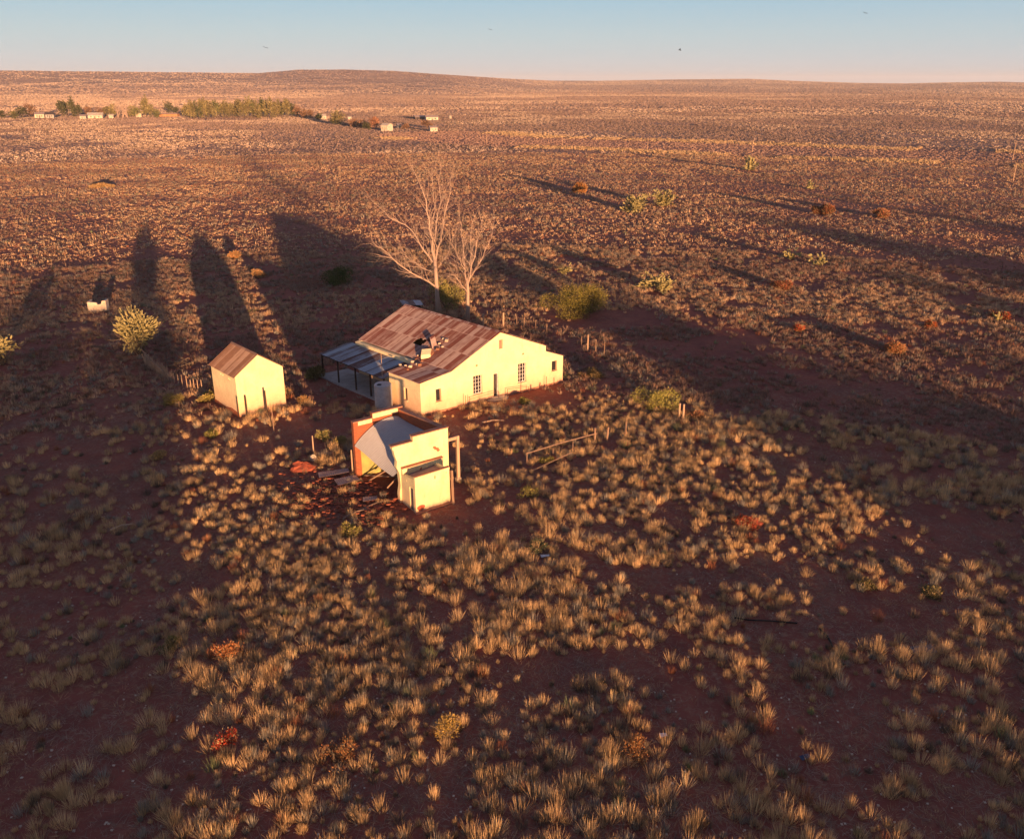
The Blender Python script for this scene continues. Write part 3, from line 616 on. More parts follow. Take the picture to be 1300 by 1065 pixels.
# ---------------------------------------------------------------- local building frames
def frame(A, a, b):
    ea = (cos(radians(a)), sin(radians(a))); eb = (cos(radians(b)), sin(radians(b)))
    return lambda s, t, z: (A[0] + ea[0] * s + eb[0] * t, A[1] + ea[1] * s + eb[1] * t, z)
def wall(mb, P, s0, s1, top, holes=(), th=0.3, along='s', off=0.0, z0=-0.2, axis_uv=True):
    """a wall with real openings. along 's': runs in s, thickness in t. holes: (a0,a1,z0,z1)"""
    for (q0, z0_), (q1, z1_) in zip(top, top[1:]):
        for zz in {h for q in holes for h in q[2:]}:
            if q1 - q0 > 0.01 and (z0_ - zz) * (z1_ - zz) < 0: top = sorted(top + [(q0 + (q1 - q0) * (zz - z0_) / (z1_ - z0_), zz)])
    brk = {s0, s1} | {q for q, _ in top if s0 < q < s1} | {h for q in holes for h in q[:2]}
    S = sorted(brk); zs = sorted({z0} | {h for q in holes for h in q[2:]})
    tx = [q for q, _ in top]; tz = [z for _, z in top]
    def tp(q, side):  # handles vertical steps
        eps = 1e-4 * side; return float(np.interp(q + eps, tx, tz))
    f = (lambda a, d, z: P(a, off + d, z)) if along == 's' else (lambda a, d, z: P(off + d, a, z))
    zl = zs + [99.0]
    def solid(i, j):
        if i < 0 or i >= len(S) - 1 or j < 0 or j >= len(zl) - 1: return False
        m = (S[i] + S[i + 1]) / 2
        zc = (zl[j] + min(zl[j + 1], 50)) / 2
        for a0, a1, b0, b1 in holes:
            if a0 < m < a1 and b0 <= zl[j] + 1e-6 and zl[j + 1] <= b1 + 1e-6: return False
        return True
    for i in range(len(S) - 1):
        a, b = S[i], S[i + 1]; ta, tb_ = tp(a, 1), tp(b, -1)
        for j in range(len(zl) - 1):
            if not solid(i, j): continue
            zb = zl[j]; za, zc = min(zl[j + 1], ta), min(zl[j + 1], tb_)
            if za <= zb + 1e-4 and zc <= zb + 1e-4: continue
            za = max(za, zb); zc = max(zc, zb)
            uv = [(a, zb), (b, zb), (b, zc), (a, za)]
            mb.add([f(a, 0, zb), f(b, 0, zb), f(b, 0, zc), f(a, 0, za)], [(0, 1, 2, 3)], [uv])
            mb.add([f(a, th, zb), f(b, th, zb), f(b, th, zc), f(a, th, za)], [(3, 2, 1, 0)], [uv[::-1]])
            if min(ta, tb_) < zl[j + 1] - 1e-3 or max(ta, tb_) <= zl[j + 1] + 1e-3 or not solid(i, j + 1): mb.add([f(a, 0, za), f(b, 0, zc), f(b, th, zc), f(a, th, za)], [(0, 1, 2, 3)], [[(a, 0), (b, 0), (b, th), (a, th)]])
            if j > 0 and not solid(i, j - 1): mb.add([f(a, 0, zb), f(b, 0, zb), f(b, th, zb), f(a, th, zb)], [(3, 2, 1, 0)], [[(a, 0), (b, 0), (b, th), (a, th)]])
            if not solid(i - 1, j): mb.add([f(a, 0, zb), f(a, 0, za), f(a, th, za), f(a, th, zb)], [(0, 1, 2, 3)], [[(0, zb), (0, za), (th, za), (th, zb)]])
            elif i > 0 and max(tp(a, -1), zb) < za - 0.02: w0 = max(tp(a, -1), zb); mb.add([f(a, 0, w0), f(a, 0, za), f(a, th, za), f(a, th, w0)], [(0, 1, 2, 3)], [[(0, 0), (0, 1), (th, 1), (th, 0)]])
            if not solid(i + 1, j): mb.add([f(b, 0, zb), f(b, th, zb), f(b, th, zc), f(b, 0, zc)], [(0, 1, 2, 3)], [[(0, zb), (th, zb), (th, zc), (0, zc)]])
            elif max(tp(b, 1), zb) < zc - 0.02: w0 = max(tp(b, 1), zb); mb.add([f(b, 0, w0), f(b, th, w0), f(b, th, zc), f(b, 0, zc)], [(0, 1, 2, 3)], [[(0, 0), (th, 0), (th, 1), (0, 1)]])
def sheet(mb, P, c00, c10, c11, c01, wave=0.14, amp=0.018, nv=6, skip=None, sag=0.0, seed=1, warp=None):
    """corrugated sheet; c00->c10 runs along the eave (u), c00->c01 up the slope (v)"""
    c = [np.array(P(*q)) for q in (c00, c10, c11, c01)]; Lu = np.linalg.norm(c[1] - c[0]); Lv = np.linalg.norm(c[3] - c[0])
    nu = max(2, int(Lu / wave * 4)); N = np.cross(c[1] - c[0], c[3] - c[0]); N /= np.linalg.norm(N)
    if N[2] < 0: N = -N
    vs = []; rng = np.random.RandomState(seed); ph = rng.uniform(0, 6)
    for j in range(nv + 1):
        b = j / nv
        for i in range(nu + 1):
            a = i / nu; p = (c[0] * (1 - a) + c[1] * a) * (1 - b) + (c[3] * (1 - a) + c[2] * a) * b
            p = p + N * (amp * sin(2 * pi * a * Lu / wave) + 0.012 * sin(a * Lu * 1.7 + ph + 3 * b) - sag * sin(pi * a) * 1.0)
            if warp: p = p + np.array((0, 0, warp(a, b)))
            vs.append(tuple(p))
    fs = []; uvs = []
    for j in range(nv):
        for i in range(nu):
            if skip and skip((i + .5) / nu * Lu, (j + .5) / nv * Lv): continue
            k = j * (nu + 1) + i; fs.append((k, k + 1, k + nu + 2, k + nu + 1))
            A0, A1, B0, B1 = i / nu * Lu, (i + 1) / nu * Lu, j / nv * Lv, (j + 1) / nv * Lv
            uvs.append([(A0, B0), (A1, B0), (A1, B1), (A0, B1)])
    mb.add(vs, fs, uvs); return Lu, Lv
def thick(o, t=0.012):
    m = o.modifiers.new('sheet_thickness', 'SOLIDIFY'); m.thickness = t; m.offset = -1; return o

# ---------------------------------------------------------------- farmhouse
HA = (-7.23, 61.23); HP = frame(HA, 34.7, 135.0)
house = empty('farmhouse', (*HA, 0.0), 'abandoned cream farmhouse with a rusted iron roof and veranda', 'house')
def part(mb, name, mat, parent=house, smooth=False): return mb.build(name, mat, parent, smooth)
mb = MB()
TOP = [(0, 2.80), (2.83, 3.21), (7.65, 5.70), (12.35, 3.72), (12.352, 3.22), (14.26, 2.47)]
holesF = [(1.38, 1.87, 0.95, 2.02), (4.92, 5.80, 0.80, 2.42), (6.92, 7.42, 0.12, 2.25), (9.42, 10.28, 0.92, 2.62), (13.02, 13.62, 1.25, 2.18), (7.48, 7.86, 4.30, 5.08), (5.18, 5.38, 3.20, 3.38), (9.84, 10.06, 3.36, 3.52)]
wall(mb, HP, 0, 14.26, TOP, holesF)
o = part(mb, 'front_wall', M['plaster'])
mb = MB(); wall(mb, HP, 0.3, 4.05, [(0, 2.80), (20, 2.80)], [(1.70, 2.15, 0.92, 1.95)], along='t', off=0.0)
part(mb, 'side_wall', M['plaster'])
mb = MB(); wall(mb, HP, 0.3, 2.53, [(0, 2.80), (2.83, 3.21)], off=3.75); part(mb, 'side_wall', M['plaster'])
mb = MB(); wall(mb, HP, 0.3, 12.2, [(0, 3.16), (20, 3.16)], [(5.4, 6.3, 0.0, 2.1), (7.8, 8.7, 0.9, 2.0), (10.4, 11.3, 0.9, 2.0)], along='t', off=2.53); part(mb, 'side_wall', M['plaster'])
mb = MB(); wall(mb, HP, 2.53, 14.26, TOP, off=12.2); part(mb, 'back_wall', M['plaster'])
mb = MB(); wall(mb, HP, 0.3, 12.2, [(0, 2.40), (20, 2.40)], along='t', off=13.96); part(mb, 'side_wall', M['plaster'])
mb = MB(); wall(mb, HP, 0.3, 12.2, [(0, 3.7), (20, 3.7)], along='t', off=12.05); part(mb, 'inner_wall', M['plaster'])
mb = MB(); mb.box(HP, 0.3, 13.96, 0.3, 12.2, -0.1, 0.12); part(mb, 'floor', M['concrete'])
mb = MB(); mb.box(HP, -0.04, 14.30, -0.05, 0.0, -0.2, 0.16); part(mb, 'plinth', M['coping'])
# roofs
def slope_hit(u, v):
    r = np.array(ray(u, v)); a = np.array(HP(2.75, 0, 3.26)); e1 = np.array(HP(2.75, 1, 3.26)) - a; e2 = np.array(HP(7.65, 0, 5.79)) - a
    n = np.cross(e1, e2); o_ = np.array((0, 0, H)); t = ((a - o_) @ n) / (r @ n); p = o_ + r * t
    s, tt = loc2(HA, 34.7, 135.0, p[0], p[1]); return s, tt, p
LU = 12.65
hs = slope_hit(533, 434)
def hole_skip(u, v):
    # u runs from t=-0.06, v from the eave
    t = u - 0.06; s = 2.75 + v * (4.9 / 5.5)
    return ((t - hs[1]) / 0.72) ** 2 + ((s - hs[0]) / 0.40) ** 2 < 1 + 0.35 * sin(9 * t) + 0.2 * sin(23 * s)
mb = MB(); sheet(mb, HP, (2.75, -0.06, 3.25), (2.75, 12.6, 3.25), (7.65, 12.6, 5.78), (7.65, -0.06, 5.78), nv=40, skip=hole_skip, seed=3)
roofo = thick(part(mb, 'roof', M['roof']))
roofo['label'] = 'rusted corrugated roof with a hole near the front'
mb = MB(); sheet(mb, HP, (12.46, -0.06, 3.74), (12.46, 12.6, 3.74), (7.65, 12.6, 5.78), (7.65, -0.06, 5.78), seed=4); thick(part(mb, 'roof', M['roof']))
mb = MB(); sheet(mb, HP, (14.40, -0.06, 2.46), (14.40, 12.6, 2.46), (12.352, 12.6, 3.26), (12.352, -0.06, 3.26), seed=5); thick(part(mb, 'lean_to_roof', M['roof']))
mb = MB(); sheet(mb, HP, (-0.14, -0.08, 2.82), (-0.14, 4.12, 2.82), (2.86, 4.12, 3.27), (2.86, -0.08, 3.27), nv=10, seed=6); thick(part(mb, 'lean_to_roof', M['roof']))
mb = MB()
for k in range(7):
    a0, a1 = -0.08 + k * 1.815, -0.08 + (k + 1) * 1.815 - 0.01
    for s0, s1, z0, z1 in ((7.45, 7.65, 5.71, 5.83), (7.65, 7.85, 5.83, 5.74)):
        mb.add([HP(s0, a0, z0), HP(s0, a1, z0), HP(s1, a1, z1), HP(s1, a0, z1)], [(0, 1, 2, 3)], [[(a0, 0.5), (a1, 0.5), (a1, .7), (a0, .7)]])
thick(part(mb, 'ridge_cap', M['roof']), 0.01)
# parapet line under the veranda roof: pale eave strip
mb = MB(); mb.box(HP, 2.40, 2.528, 4.06, 12.55, 2.86, 3.14); part(mb, 'eave_board', M['plaster'])
# veranda
ver = MB(); sheet(ver, HP, (-0.5, 4.15, 2.22), (-0.45, 13.7, 2.24), (2.52, 13.6, 2.86), (2.52, 4.15, 2.86), nv=8, seed=9)
thick(part(ver, 'veranda_roof', M['blueroof']))
for t in (4.25, 6.2, 8.35, 11.0, 13.45):
    mb = MB(); mb.box(HP, -0.36, -0.26, t, t + 0.10, 0.0, 2.17); part(mb, 'veranda_post', M['darkwood'])
mb = MB(); mb.box(HP, -0.35, -0.27, 4.2, 13.6, 2.10, 2.19); part(mb, 'veranda_beam', M['darkwood'])
mb = MB(); mb.box(HP, -0.55, 2.50, 4.1, 14.2, -0.2, 0.14); part(mb, 'veranda_floor', M['concrete'])
# windows and door
def window(P, a0, a1, z0, z1, along, off, bars, d=0.16, sill=True):
    q = (lambda a, dd, z: P(a, off + dd, z)) if along == 's' else (lambda a, dd, z: P(off + dd, a, z))
    m = MB(); f = 0.05
    for b in ((a0, a0 + f, z0, z1), (a1 - f, a1, z0, z1), (a0 + f, a1 - f, z0, z0 + f), (a0 + f, a1 - f, z1 - f, z1)): m.box(q, b[0], b[1], d - 0.03, d + 0.03, b[2], b[3])
    w_ = part(m, 'window', M['white'] if bars else M['wood'], house); w_['_o'] = tuple(house.location)
    m = MB(); m.box(q, a0 + f, a1 - f, d - 0.005, d + 0.005, z0 + f, z1 - f); m.build('pane', M['glass'], w_)
    if bars:
        m = MB(); nx, nz = 3, 5
        for i in range(1, nx):
            a = a0 + (a1 - a0) * i / nx; m.box(q, a - .018, a + .018, d - 0.05, d - 0.03, z0 + f, z1 - f)
        for i in range(1, nz):
            z = z0 + (z1 - z0) * i / nz; m.box(q, a0 + f, a1 - f, d - 0.075, d - 0.052, z - .014, z + .014)
        m.build('window_bars', M['white'], w_)
    if sill:
        m = MB(); m.box(q, a0 - 0.06, a1 + 0.06, -0.07, 0.0 - 0.002, z0 - 0.09, z0 - 0.003); m.build('sill', M['plaster'], w_)
window(HP, 1.38, 1.87, 0.95, 2.02, 's', 0, False)
window(HP, 4.92, 5.80, 0.80, 2.42, 's', 0, True)
window(HP, 9.42, 10.28, 0.92, 2.62, 's', 0, True)
window(HP, 13.02, 13.62, 1.25, 2.18, 's', 0, False)
window(HP, 1.70, 2.15, 0.92, 1.95, 't', 0, False)
mb = MB(); mb.box(HP, 7.48, 7.86, 0.12, 0.16, 4.30, 5.08); part(mb, 'loft_hatch', M['wood'])
mb = MB()
for a, b in ((6.92, 6.97), (7.37, 7.42)): mb.box(HP, a, b, 0.06, 0.14, 0.12, 2.25)
mb.box(HP, 6.97, 7.37, 0.06, 0.14, 2.19, 2.25); fr = part(mb, 'door_frame', M['white'])
mb = MB(); mb.box(HP, 7.30, 7.36, 0.16, 0.62, 0.12, 2.18); part(mb, 'door', M['greywood'])
# round steps at the door
def disc(mb, P, s, t, r, z0, z1, n=20, half=True):
    pts = [(s + r * cos(pi + pi * k / n), t + r * 0.75 * sin(pi + pi * k / n)) for k in range(n + 1)]
    mb.prism([P(a, b, z0) for a, b in pts], [P(a, b, z1) for a, b in pts])
for r, a, b in ((1.0, -0.2, 0.12), (0.68, -0.2, 0.26)):
    mb = MB(); disc(mb, HP, 7.2, -0.055 - 0.003 * r, r, a, b); part(mb, 'doorstep', M['stone'])
# pipe rail along the front wall
gfn = empty('garden_fence', (*HP(7, -0.5, 0)[:2], 0), 'thin rusty pipe fence along the cream gable wall', 'fence')
for a, b in (((4.15, -0.5, 0.72), (7.0, -0.45, 0.80)), ((7.9, -0.45, 0.78), (10.1, -0.4, 0.55))):
    mb = MB(); mb.tube([HP(*a), HP(*b)], 0.018, 5); mb.build('rail', M['rust'], gfn)
for s_, z in ((3.75, 1.15), (4.15, 0.95), (7.0, 0.8), (7.9, 0.8), (10.1, .6), (12.0, 1.1)):
    mb = MB(); mb.tube([HP(s_, -0.5, -0.1), HP(s_, -0.5, z)], 0.022, 5); mb.build('post', M['rust'], gfn)
# water tank
tx, ty, _ = HP(-1.05, 3.35, 0); mb = MB(); n = 28
tank = empty('water_tank', (tx, ty, 0), 'grey round water tank beside the farmhouse lean-to', 'tank')
prof = [(0.0, 0), (0.70, 0), (0.70, 0.02)] ; z = 0.02
while z < 2.0: prof += [(0.72, z + 0.06), (0.70, z + 0.13)]; z += 0.13
prof += [(0.66, z + 0.05), (0.0, z + 0.07)]
vs = []; fs = []
for i, (r, zz) in enumerate(prof):
    for k in range(n): vs.append((tx + r * cos(2 * pi * k / n), ty + r * sin(2 * pi * k / n), zz))
for i in range(len(prof) - 1):
    for k in range(n): fs.append((i * n + k, i * n + (k + 1) % n, (i + 1) * n + (k + 1) % n, (i + 1) * n + k))
mb.add(vs, fs); mb.build('tank_body', M['tank'], tank, False)
mb = MB(); mb.tube([(tx - 0.25, ty - 0.25, z + 0.062), (tx - 0.25, ty - 0.25, z + 0.075)], 0.2, 14); mb.build('tank_hatch', M['hose'], tank)
# antenna pole on the lean-to corner
mb = MB(); p0 = HP(-0.25, 4.6, 0.14); mb.tube([p0, (p0[0], p0[1], 4.3)], [0.035, 0.02], 6)
thing_mesh(mb, 'pole', M['palewood'], p0, 'thin upright pole standing at the veranda corner by the tank', 'pole')
# debris on the roof
def onroof(u, v):
    s, t, p = slope_hit(u, v); return s, t, p
def irregular(mb, c, r, rng, sq=(1, 1, 1)):
    n = 6; base = []
    ico = [(-.8, -.6, -.5), (.7, -.8, -.45), (.85, .6, -.5), (-.7, .8, -.4), (-.7, -.7, .5), (.6, -.65, .6), (.75, .7, .45), (-.8, .6, .55)]
    vs = [(c[0] + r * sq[0] * a * rng.uniform(.7, 1.2), c[1] + r * sq[1] * b * rng.uniform(.7, 1.2), c[2] + r * sq[2] * d * rng.uniform(.7, 1.2)) for a, b, d in ico]
    mb.add(vs, [(0, 3, 2, 1), (4, 5, 6, 7), (0, 1, 5, 4), (1, 2, 6, 5), (2, 3, 7, 6), (3, 0, 4, 7)])
rng = np.random.RandomState(5)
s, t, p = onroof(541, 452); a = radians(20); ca, sa = cos(a), sin(a)
def CP(x, y, z): x *= .82; y *= .82; z *= .66; return (p[0] + ca * x - sa * y, p[1] + sa * x + ca * y, p[2] + z + 0.12 * y + 0.16 * x)
ch = empty('fallen_chimney', tuple(p), 'cream plastered chimney block lying broken on the rusty roof', 'chimney'); mb = MB()
mb.prism([CP(-.62, -.35, -.02), CP(.35, -.55, -.02), CP(.75, .25, 0), CP(-.3, .5, .05)], [CP(-.62, -.32, .48), CP(.30, -.5, .42), CP(.62, .22, .70), CP(-.32, .42, .78)]); mb.build('chimney_block', M['plaster'], ch)
mb = MB(); mb.prism([CP(.40, -.56, .1), CP(.85, -.3, .1), CP(.9, .2, .1), CP(.77, .24, .1)], [CP(.36, -.52, .36), CP(.8, -.2, .33), CP(.8, .2, .5), CP(.65, .2, .6)]); mb.build('broken_edge', M['brick'], ch)
mb = MB(); s1, t1, p1_ = onroof(546, 438)
pts = []
for k in range(9):
    f = k / 8; s_, t_ = s1 + 0.7 * (1 - f) - 0.3, t1 + 0.9 - 1.6 * f; zz = 3.26 + (s_ - 2.75) * 0.516 + 0.55 * sin(pi * f) + 0.03
    pts.append((s_, t_, zz))
for k in range(8):
    a_, b_ = pts[k], pts[k + 1]; mb.add([HP(*a_), HP(*b_), HP(b_[0] + .45, b_[1], b_[2] + .22), HP(a_[0] + .45, a_[1], a_[2] + .22)], [(0, 1, 2, 3)], [[(k * .2, 0), (k * .2 + .2, 0), (k * .2 + .2, .5), (k * .2, .5)]])
thick(thing_mesh(mb, 'bent_roof_sheet', M['roof'], tuple(p1_), 'curled piece of torn roof iron beside the hole in the roof', 'roof sheet'))
for i, (u, v) in enumerate([(528, 457), (531, 452), (524, 460), (536, 459), (521, 466), (529, 463), (533, 464), (515, 465), (508, 464), (518, 470), (558, 437), (563, 431), (556, 444), (567, 433), (562, 441)]):
    s_, t_, pp = onroof(u, v)
    if s_ < 2.75: z_ = 2.82 + (s_ + .14) * 0.15; pp = (*g(u, v, z_), z_)
    mb = MB(); irregular(mb, (pp[0], pp[1], pp[2] + 0.07), rng.uniform(0.10, 0.2), rng)
    thing_mesh(mb, 'roof_rubble', M['stone'] if i % 3 else M['brick'], tuple(pp), 'loose chunk of masonry lying on the rusty roof near the fallen chimney', 'rubble', 'masonry chunks on the farmhouse roof')
# shelter behind the house
px_, py_ = at(523, 395, 84)[:2]; zt = at(523, 385, 84)[2]
tk2 = empty('lean_to_shelter', (px_, py_, 0), 'small shelter with a pale blue iron top behind the farmhouse ridge', 'shelter')
def SP(a, b, c): return (px_ + a * 0.95 - b * 0.3, py_ + a * 0.3 + b * 0.95, c)
mb = MB(); sheet(mb, SP, (-1.1, -0.9, zt + .1), (1.1, -0.9, zt - .05), (1.1, .9, zt + 0.02), (-1.1, .9, zt + .2)); thick(mb.build('shelter_roof', M['blueroof'], tk2))
for a, b in ((-1, -.8), (1, -.8), (1, .8), (-1, .8)):
    mb = MB(); mb.box(SP, a - .06, a + .06, b - .06, b + .06, 0, zt - 0.03); mb.build('shelter_post', M['wood'], tk2)
mb = MB(); mb.box(SP, -.9, .9, -.7, .7, zt - 1.1, zt - 0.35); mb.build('shelter_wall', M['darkwood'], tk2)

# ---------------------------------------------------------------- small shed
SA = (-21.70, 61.14); SPf = frame(SA, 40.3, 133.3)
shed = empty('small_shed', (*SA, 0), 'small cream gabled shed with brown iron roof at the left', 'shed')
mb = MB(); TS = [(0, 3.38), (2.0, 4.78), (4.0, 3.38)]
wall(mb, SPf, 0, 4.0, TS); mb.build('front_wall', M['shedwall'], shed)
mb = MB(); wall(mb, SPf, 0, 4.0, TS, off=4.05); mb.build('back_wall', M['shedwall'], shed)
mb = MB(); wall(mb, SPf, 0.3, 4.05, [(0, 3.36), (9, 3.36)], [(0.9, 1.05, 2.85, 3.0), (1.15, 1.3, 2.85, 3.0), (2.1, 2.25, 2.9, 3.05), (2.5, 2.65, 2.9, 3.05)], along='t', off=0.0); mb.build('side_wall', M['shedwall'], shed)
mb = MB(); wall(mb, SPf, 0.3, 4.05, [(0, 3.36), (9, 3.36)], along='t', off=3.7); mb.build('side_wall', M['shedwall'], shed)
mb = MB(); sheet(mb, SPf, (-0.16, -0.1, 3.33), (-0.16, 4.45, 3.33), (2.0, 4.45, 4.86), (2.0, -0.1, 4.86), seed=12); thick(mb.build('roof', M['roof2'], shed))
mb = MB(); sheet(mb, SPf, (4.16, -0.1, 3.33), (4.16, 4.45, 3.33), (2.0, 4.45, 4.86), (2.0, -0.1, 4.86), seed=13); thick(mb.build('roof', M['roof2'], shed))
mb = MB(); mb.add([SPf(1.85, -.12, 4.79), SPf(1.85, 4.47, 4.79), SPf(2.0, 4.47, 4.90), SPf(2.0, -.12, 4.90), SPf(2.15, 4.47, 4.79), SPf(2.15, -.12, 4.79)], [(0, 1, 2, 3), (3, 2, 4, 5)]); mb.build('ridge_cap', M['roof2'], shed)
mb = MB(); wall(mb, SPf, -0.06, 4.36, [(0, 0.30), (1.2, .42), (2.4, .22), (4.4, .35)], along='t', off=-0.06, th=0.055); mb.build('plinth', M['brick'], shed)

# ---------------------------------------------------------------- ruined store with toilet box
RA = (-5.93, 45.42); RP = frame(RA, 35.5, 125.6)
ruin = empty('ruined_store', (*RA, 0), 'roofless cream store with stepped parapets and a fallen iron roof', 'ruin')
T0, T1_ = 1.78, 6.55
mb = MB(); FT = [(-0.5, 4.08), (0.95, 4.12), (0.952, 4.42), (3.5, 4.42)]
rag = [(-0.5, 3.75), (-0.42, 3.7), (-0.35, 3.3), (-0.22, 2.9), (-0.28, 2.5), (-0.1, 2.1), (-0.05, 1.2), (-0.15, 0.6), (-0.1, -0.2)]
def poly_wall(mb, P, pts, off, th):
    n = len(pts); a = [P(s, off, z) for s, z in pts]; b = [P(s, off + th, z) for s, z in pts]
    mb.add(a + b, [tuple(range(n)), tuple(range(2 * n - 1, n - 1, -1))] + [(i, n + i, n + (i + 1) % n, (i + 1) % n) for i in range(n)],
           [[(s, z) for s, z in pts], [(s, z) for s, z in pts[::-1]]] + [[(pts[i][0], pts[i][1]), (pts[i][0] + th, pts[i][1]), (pts[(i + 1) % n][0] + th, pts[(i + 1) % n][1]), (pts[(i + 1) % n][0], pts[(i + 1) % n][1])]] * n if False else None)
fp = rag[::-1] + [(-0.5, 3.93), (0.94, 3.95), (0.95, 4.27), (3.5, 4.27), (3.5, -0.2)]
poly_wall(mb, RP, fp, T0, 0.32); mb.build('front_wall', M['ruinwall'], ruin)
mb = MB(); mb.box(RP, -0.56, 0.90, T0 - 0.03, T0 + 0.35, 3.955, 4.02); mb.box(RP, 0.90, 3.55, T0 - 0.03, T0 + 0.35, 4.275, 4.34); mb.build('coping', M['coping'], ruin)
def backpoly(mb):
    wall(mb, RP, -0.85, 2.80, [(-0.85, 4.02), (0.55, 4.02), (0.552, 4.34), (2.80, 4.34)], off=T1_, th=0.32)
mb = MB(); backpoly(mb); mb.build('back_wall', M['brick'], ruin)
mb = MB(); mb.box(RP, -0.52, 0.50, T1_ - 0.02, T1_ - 0.002, 3.76, 4.018); mb.box(RP, 0.56, 2.45, T1_ - 0.02, T1_ - 0.002, 4.02, 4.338); mb.build('plaster_strip', M['ruinwall'], ruin)
mb = MB(); mb.box(RP, -0.45, 1.2, T1_ - 0.02, T1_ - 0.002, -0.1, 2.2); mb.build('yellow_plaster', M['yellow'], ruin)
mb = MB(); mb.box(RP, -0.87, 0.54, T1_ - 0.03, T1_ + 0.35, 4.025, 4.08); mb.box(RP, 0.54, 2.82, T1_ - 0.03, T1_ + 0.35, 4.345, 4.41); mb.build('coping', M['coping'], ruin)
SKW = lambda s, t, z: RP(s - max(0, t - T0) * 0.155, t, z)
mb = MB(); wall(mb, SKW, T0 + 0.32, T1_, [(T0, 4.22), (4, 4.2), (T1_, 4.22)], along='t', off=3.2, th=0.3); mb.build('side_wall', M['brick'], ruin)
mb = MB(); mb.add([SKW(3.17, T0 + .36, 4.28), SKW(3.53, T0 + .36, 4.28), SKW(3.53, T1_ - .05, 4.29), SKW(3.17, T1_ - .05, 4.29)], [(0, 1, 2, 3)]); o = thick(mb.build('coping', M['coping'], ruin), 0.05)
# fallen roof sheets
mb = MB(); sheet(mb, RP, (-0.92, 6.45, 2.45), (-0.40, 2.15, 1.75), (3.0, 2.15, 3.5), (2.42, 6.42, 3.78), wave=0.16, nv=16, sag=0.03, seed=20, warp=lambda a, b: 0.52 * (1 - a) ** 1.3 * sin(pi * b) ** 0.8 + 0.05 * sin(7 * a + 3 * b)); o = thick(mb.build('roof', M['newroof'], ruin)); o['label'] = 'collapsed grey corrugated roof sloping into the store'
for i, (a, b) in enumerate((((-0.1, 6.5, 1.7), (3.0, 6.2, 3.2)), ((0.0, 4.6, 1.2), (3.1, 4.4, 3.1)), ((-0.3, 3.2, 0.5), (3.0, 3.1, 3.0)), ((-.4, 6.3, .2), (1.2, 2.6, 1.1)), ((-.5, 5.5, .15), (.9, 4.0, 1.6)))):
    mb = MB(); mb.tube([RP(*a), RP(*b)], 0.06, 4); mb.build('rafter', M['wood'], ruin)
# toilet box
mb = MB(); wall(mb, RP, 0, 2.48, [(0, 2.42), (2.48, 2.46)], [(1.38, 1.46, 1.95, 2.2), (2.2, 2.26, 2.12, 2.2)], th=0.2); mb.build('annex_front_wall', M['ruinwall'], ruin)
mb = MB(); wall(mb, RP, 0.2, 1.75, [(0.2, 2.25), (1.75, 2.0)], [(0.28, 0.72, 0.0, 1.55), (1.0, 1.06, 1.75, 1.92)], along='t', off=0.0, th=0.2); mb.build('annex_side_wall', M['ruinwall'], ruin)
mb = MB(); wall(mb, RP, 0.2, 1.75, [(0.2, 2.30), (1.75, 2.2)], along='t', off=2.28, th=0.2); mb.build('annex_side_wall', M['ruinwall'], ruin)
mb = MB(); mb.add([RP(0.2, 0.2, 2.12), RP(2.28, 0.2, 2.2), RP(2.28, 1.75, 2.06), RP(0.2, 1.75, 1.92)], [(0, 1, 2, 3)]); thick(mb.build('annex_roof', M['toiletroof'], ruin), 0.06)
mb = MB(); mb.box(RP, 0.0, 2.9, 1.55, 1.746, 1.95, 2.40); mb.build('annex_parapet', M['ruinwall'], ruin)
mb = MB(); mb.box(RP, -0.02, 1.9, 1.52, 1.745, 2.41, 2.47); mb.box(RP, 1.9, 2.95, 1.52, 1.745, 2.41, 2.46); mb.box(RP, -0.03, 2.5, -0.02, 0.21, 2.47, 2.50); mb.build('coping', M['coping'], ruin)
mb = MB(); mb.box(RP, 0.06, 0.10, 0.28, 0.72, 0.0, 1.55); mb.build('door', M['greywood'], ruin)
mb = MB(); mb.box(RP, -0.1, 2.7, -0.22, -0.004, -0.1, 0.07); mb.build('plinth', M['coping'], ruin)
mb = MB(); q = [(0.08 + 0.28 * (1 + cos(t) * (1 + .15 * sin(3 * t))), 0.28 + .2 * sin(t)) for t in np.linspace(0, 2 * pi, 12, endpoint=False)]; mb.add([RP(s, -0.008, z) for s, z in q], [tuple(range(12))]); mb.build('exposed_brick', M['redearth'], ruin)
# timber gate frame at the right
fx, fy = g(582, 611)
def FP(a, b, c): return RP(*(lambda s_t: (s_t[0] + a, s_t[1] + b))(loc2(RA, 35.5, 125.6, fx, fy)), c)
gf = empty('timber_gateway', (fx, fy, 0), 'tall orange timber post and beam gateway at the right of the ruin', 'gateway')
zt = at(583, 553, fy)[2]
mb = MB(); mb.box(FP, -.10, .10, -.08, .08, 0.25, zt); mb.build('post', M['palewood'], gf)
mb = MB(); mb.box(FP, -1.0, -.102, -.07, .07, zt - 0.22, zt - .01); mb.build('beam', M['palewood'], gf)
mb = MB(); mb.box(FP, -.16, .16, -.14, .14, -.1, 0.28); mb.build('base_block', M['stone'], gf)
fx2, fy2 = g(575.5, 640)
mb = MB(); mb.tube([(fx2, fy2, -.1), (fx2 - .05, fy2 + .05, 2.35)], 0.09, 6); thing_mesh(mb, 'timber_post', M['wood'], (fx2, fy2, 0), 'dark upright timber post hard against the right side of the toilet annex', 'post')

